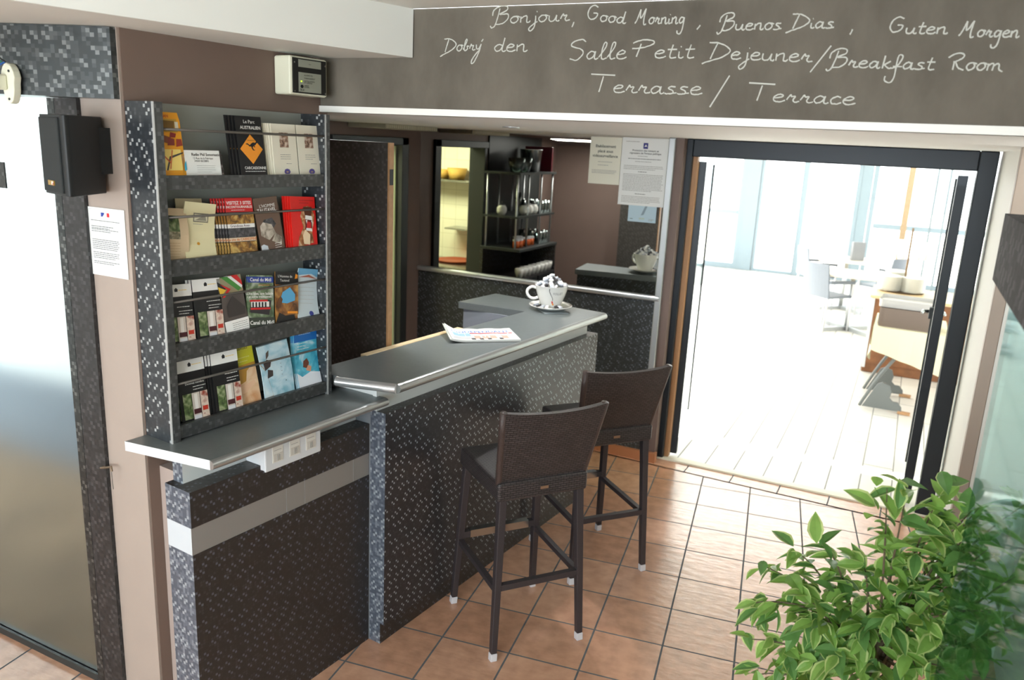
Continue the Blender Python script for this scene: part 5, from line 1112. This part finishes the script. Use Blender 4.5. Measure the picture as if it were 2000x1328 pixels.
# ------------------------------------------------------------------ right foreground: glass leaf under a mosaic header, ficus
hd = tag(MB().box(.22, .34, .3, 2.50, 1.842, 2.02).build('door_header', MOS_HEAD), 'dark mosaic header box above the glass panel at right edge', 'door housing')
gp = thing('glass_screen', 'clear teal-tinted glass door panel in front of the plant at right', 'glass panel', (.225, 2.07, 0))
MB().box(0, .010, -1.75, 0, .03, 1.842).build('pane', GLASST, parent=gp)
MB().box(-.004, .014, -1.75, 0, .0, .03).build('bottom_rail', SILVER, parent=gp)
fp = thing('ficus_plant', 'tall variegated ficus plant in the right foreground', 'plant', (.08, 2.42, 0))
MB().lathe([(.0001, 0), (.10, 0), (.14, .27), (.15, .28), (.15, .30), (.135, .30), (.13, .26), (.0001, .26)], n=24).build('pot', mat('plant_pot', (150, 92, 64), .6), parent=fp, smooth=True)
MB().lathe([(.0001, .262), (.128, .262)], n=20).build('soil', mat('soil', (50, 38, 28), .9), parent=fp)
rn = random.Random(11)
tips = [(.10, 2.30, 1.26), (.05, 2.28, 1.27), (.17, 2.32, 1.22), (.20, 2.38, 1.28), (-.24, 2.33, .92), (-.27, 2.30, .80), (-.25, 2.32, .67), (-.16, 2.36, .98), (-.08, 2.36, 1.02), (-.09, 2.28, .87), (.03, 2.34, .99), (.10, 2.40, 1.05), (-.14, 2.26, .62), (.0, 2.26, .74), (.12, 2.30, .87), (.2, 2.28, .76), (.27, 2.42, 1.20), (.27, 2.36, 1.17), (.27, 2.36, 1.02), (.29, 2.30, .96), (.23, 2.36, 1.0), (.28, 2.36, 1.24), (-.22, 2.28, .58), (.08, 2.22, .67), (.27, 2.25, .80), (-.05, 2.3, .70), (.05, 2.28, .80), (-.12, 2.3, .78), (-.02, 2.33, .9), (.16, 2.35, .95), (.31, 2.3, 1.15), (.34, 2.25, 1.0), (.36, 2.3, .86), (.31, 2.2, .72), (.38, 2.35, 1.28), (.40, 2.32, 1.1), (.42, 2.3, .95), (.36, 2.22, .6)]
br = MB(); lf = MB()
def leaf_at(p, d, L_, roll):
    d = d.normalized(); s = d.cross(Vector((0, 0, 1)))
    if s.length < .05: s = Vector((1, 0, 0))
    s.normalize(); u = s.cross(d).normalized(); s2 = (s * math.cos(roll) + u * math.sin(roll)); u2 = s2.cross(d).normalized()
    Wd = L_ * .25; vari = rn.random()
    prof = [(.0, .02), (.15, .6), (.38, 1.0), (.62, .85), (.82, .45), (1.0, .0)]
    ctr = []; lefts = []; rights = []; li = []; ri = []
    for t, w in prof:
        c = p + d * L_ * t - u2 * (L_ * .22 * t * t)
        ctr.append(c); up_ = u2 * (Wd * w * .35)
        lefts.append(c - s2 * Wd * w + up_); rights.append(c + s2 * Wd * w + up_); kf = .72 if vari < .5 else .88
        li.append(c - s2 * Wd * w * kf + up_ * kf); ri.append(c + s2 * Wd * w * kf + up_ * kf)
    base = 0 if rn.random() < .55 else 1
    for k in range(len(prof) - 1):
        lf.face([ctr[k], ctr[k + 1], li[k + 1], li[k]], base); lf.face([ctr[k + 1], ctr[k], ri[k], ri[k + 1]], base)
        lf.face([li[k], li[k + 1], lefts[k + 1], lefts[k]], 2 if vari < .5 else base); lf.face([ri[k + 1], ri[k], rights[k], rights[k + 1]], 2 if vari < .75 else base)
O = Vector((.08, 2.42, 0))
for ti, tpt in enumerate(tips):
    T = Vector(tpt); root = Vector((.10 + rn.uniform(-.03, .03), 2.44, .45 + .25 * rn.random()))
    mid = root.lerp(T, .55) + Vector((0, 0, .10)); pts = []
    for k in range(9):
        t = k / 8; pts.append(root * (1 - t) ** 2 + mid * 2 * t * (1 - t) + T * t * t)
    br.tube([tuple(p - O) for p in pts], [.006 - .0045 * k / 8 for k in range(9)], 6)
    nl = 22
    for q in range(nl):
        t = .42 + .60 * (q + rn.random()) / nl; t = min(t, 1); k = min(7, int(t * 8)); p = pts[k].lerp(pts[k + 1], t * 8 - k)
        d0_ = (pts[k + 1] - pts[k]).normalized(); sd = Vector((rn.uniform(-1, 1), rn.uniform(-1, 1), rn.uniform(-.9, .35)))
        d = d0_ * .6 + sd
        leaf_at(p - O + Vector((rn.uniform(-.03, .03), rn.uniform(-.03, .03), rn.uniform(-.03, .03))), d, rn.uniform(.058, .098), rn.uniform(-.8, .8))
br.tube([(.0, 0, .25), (.01, .01, .45), (.03, .02, .75)], [.014, .012, .008], 8)
br.build('branches', mat('ficus_bark', (96, 84, 66), .7), parent=fp)
def leaf_mat(name, c):
    m = mat(name, c, .4, noise=.2, nscale=30); nt = m.node_tree; b = nt.nodes['Principled BSDF']; out = nt.nodes['Material Output']
    t = nt.nodes.new('ShaderNodeBsdfTranslucent'); t.inputs[0].default_value = (*[min(1, x * 1.5) for x in srgb(c)], 1)
    mx = nt.nodes.new('ShaderNodeMixShader'); mx.inputs[0].default_value = .4
    nt.links.new(b.outputs[0], mx.inputs[1]); nt.links.new(t.outputs[0], mx.inputs[2]); nt.links.new(mx.outputs[0], out.inputs[0]); return m
LEAF = leaf_mat('ficus_leaf_green', (132, 170, 86)); LEAFD = leaf_mat('ficus_leaf_dark', (98, 140, 78)); LEAFE = leaf_mat('ficus_leaf_margin', (190, 206, 138))
lf.build('foliage', [LEAF, LEAFD, LEAFE], parent=fp, smooth=True)
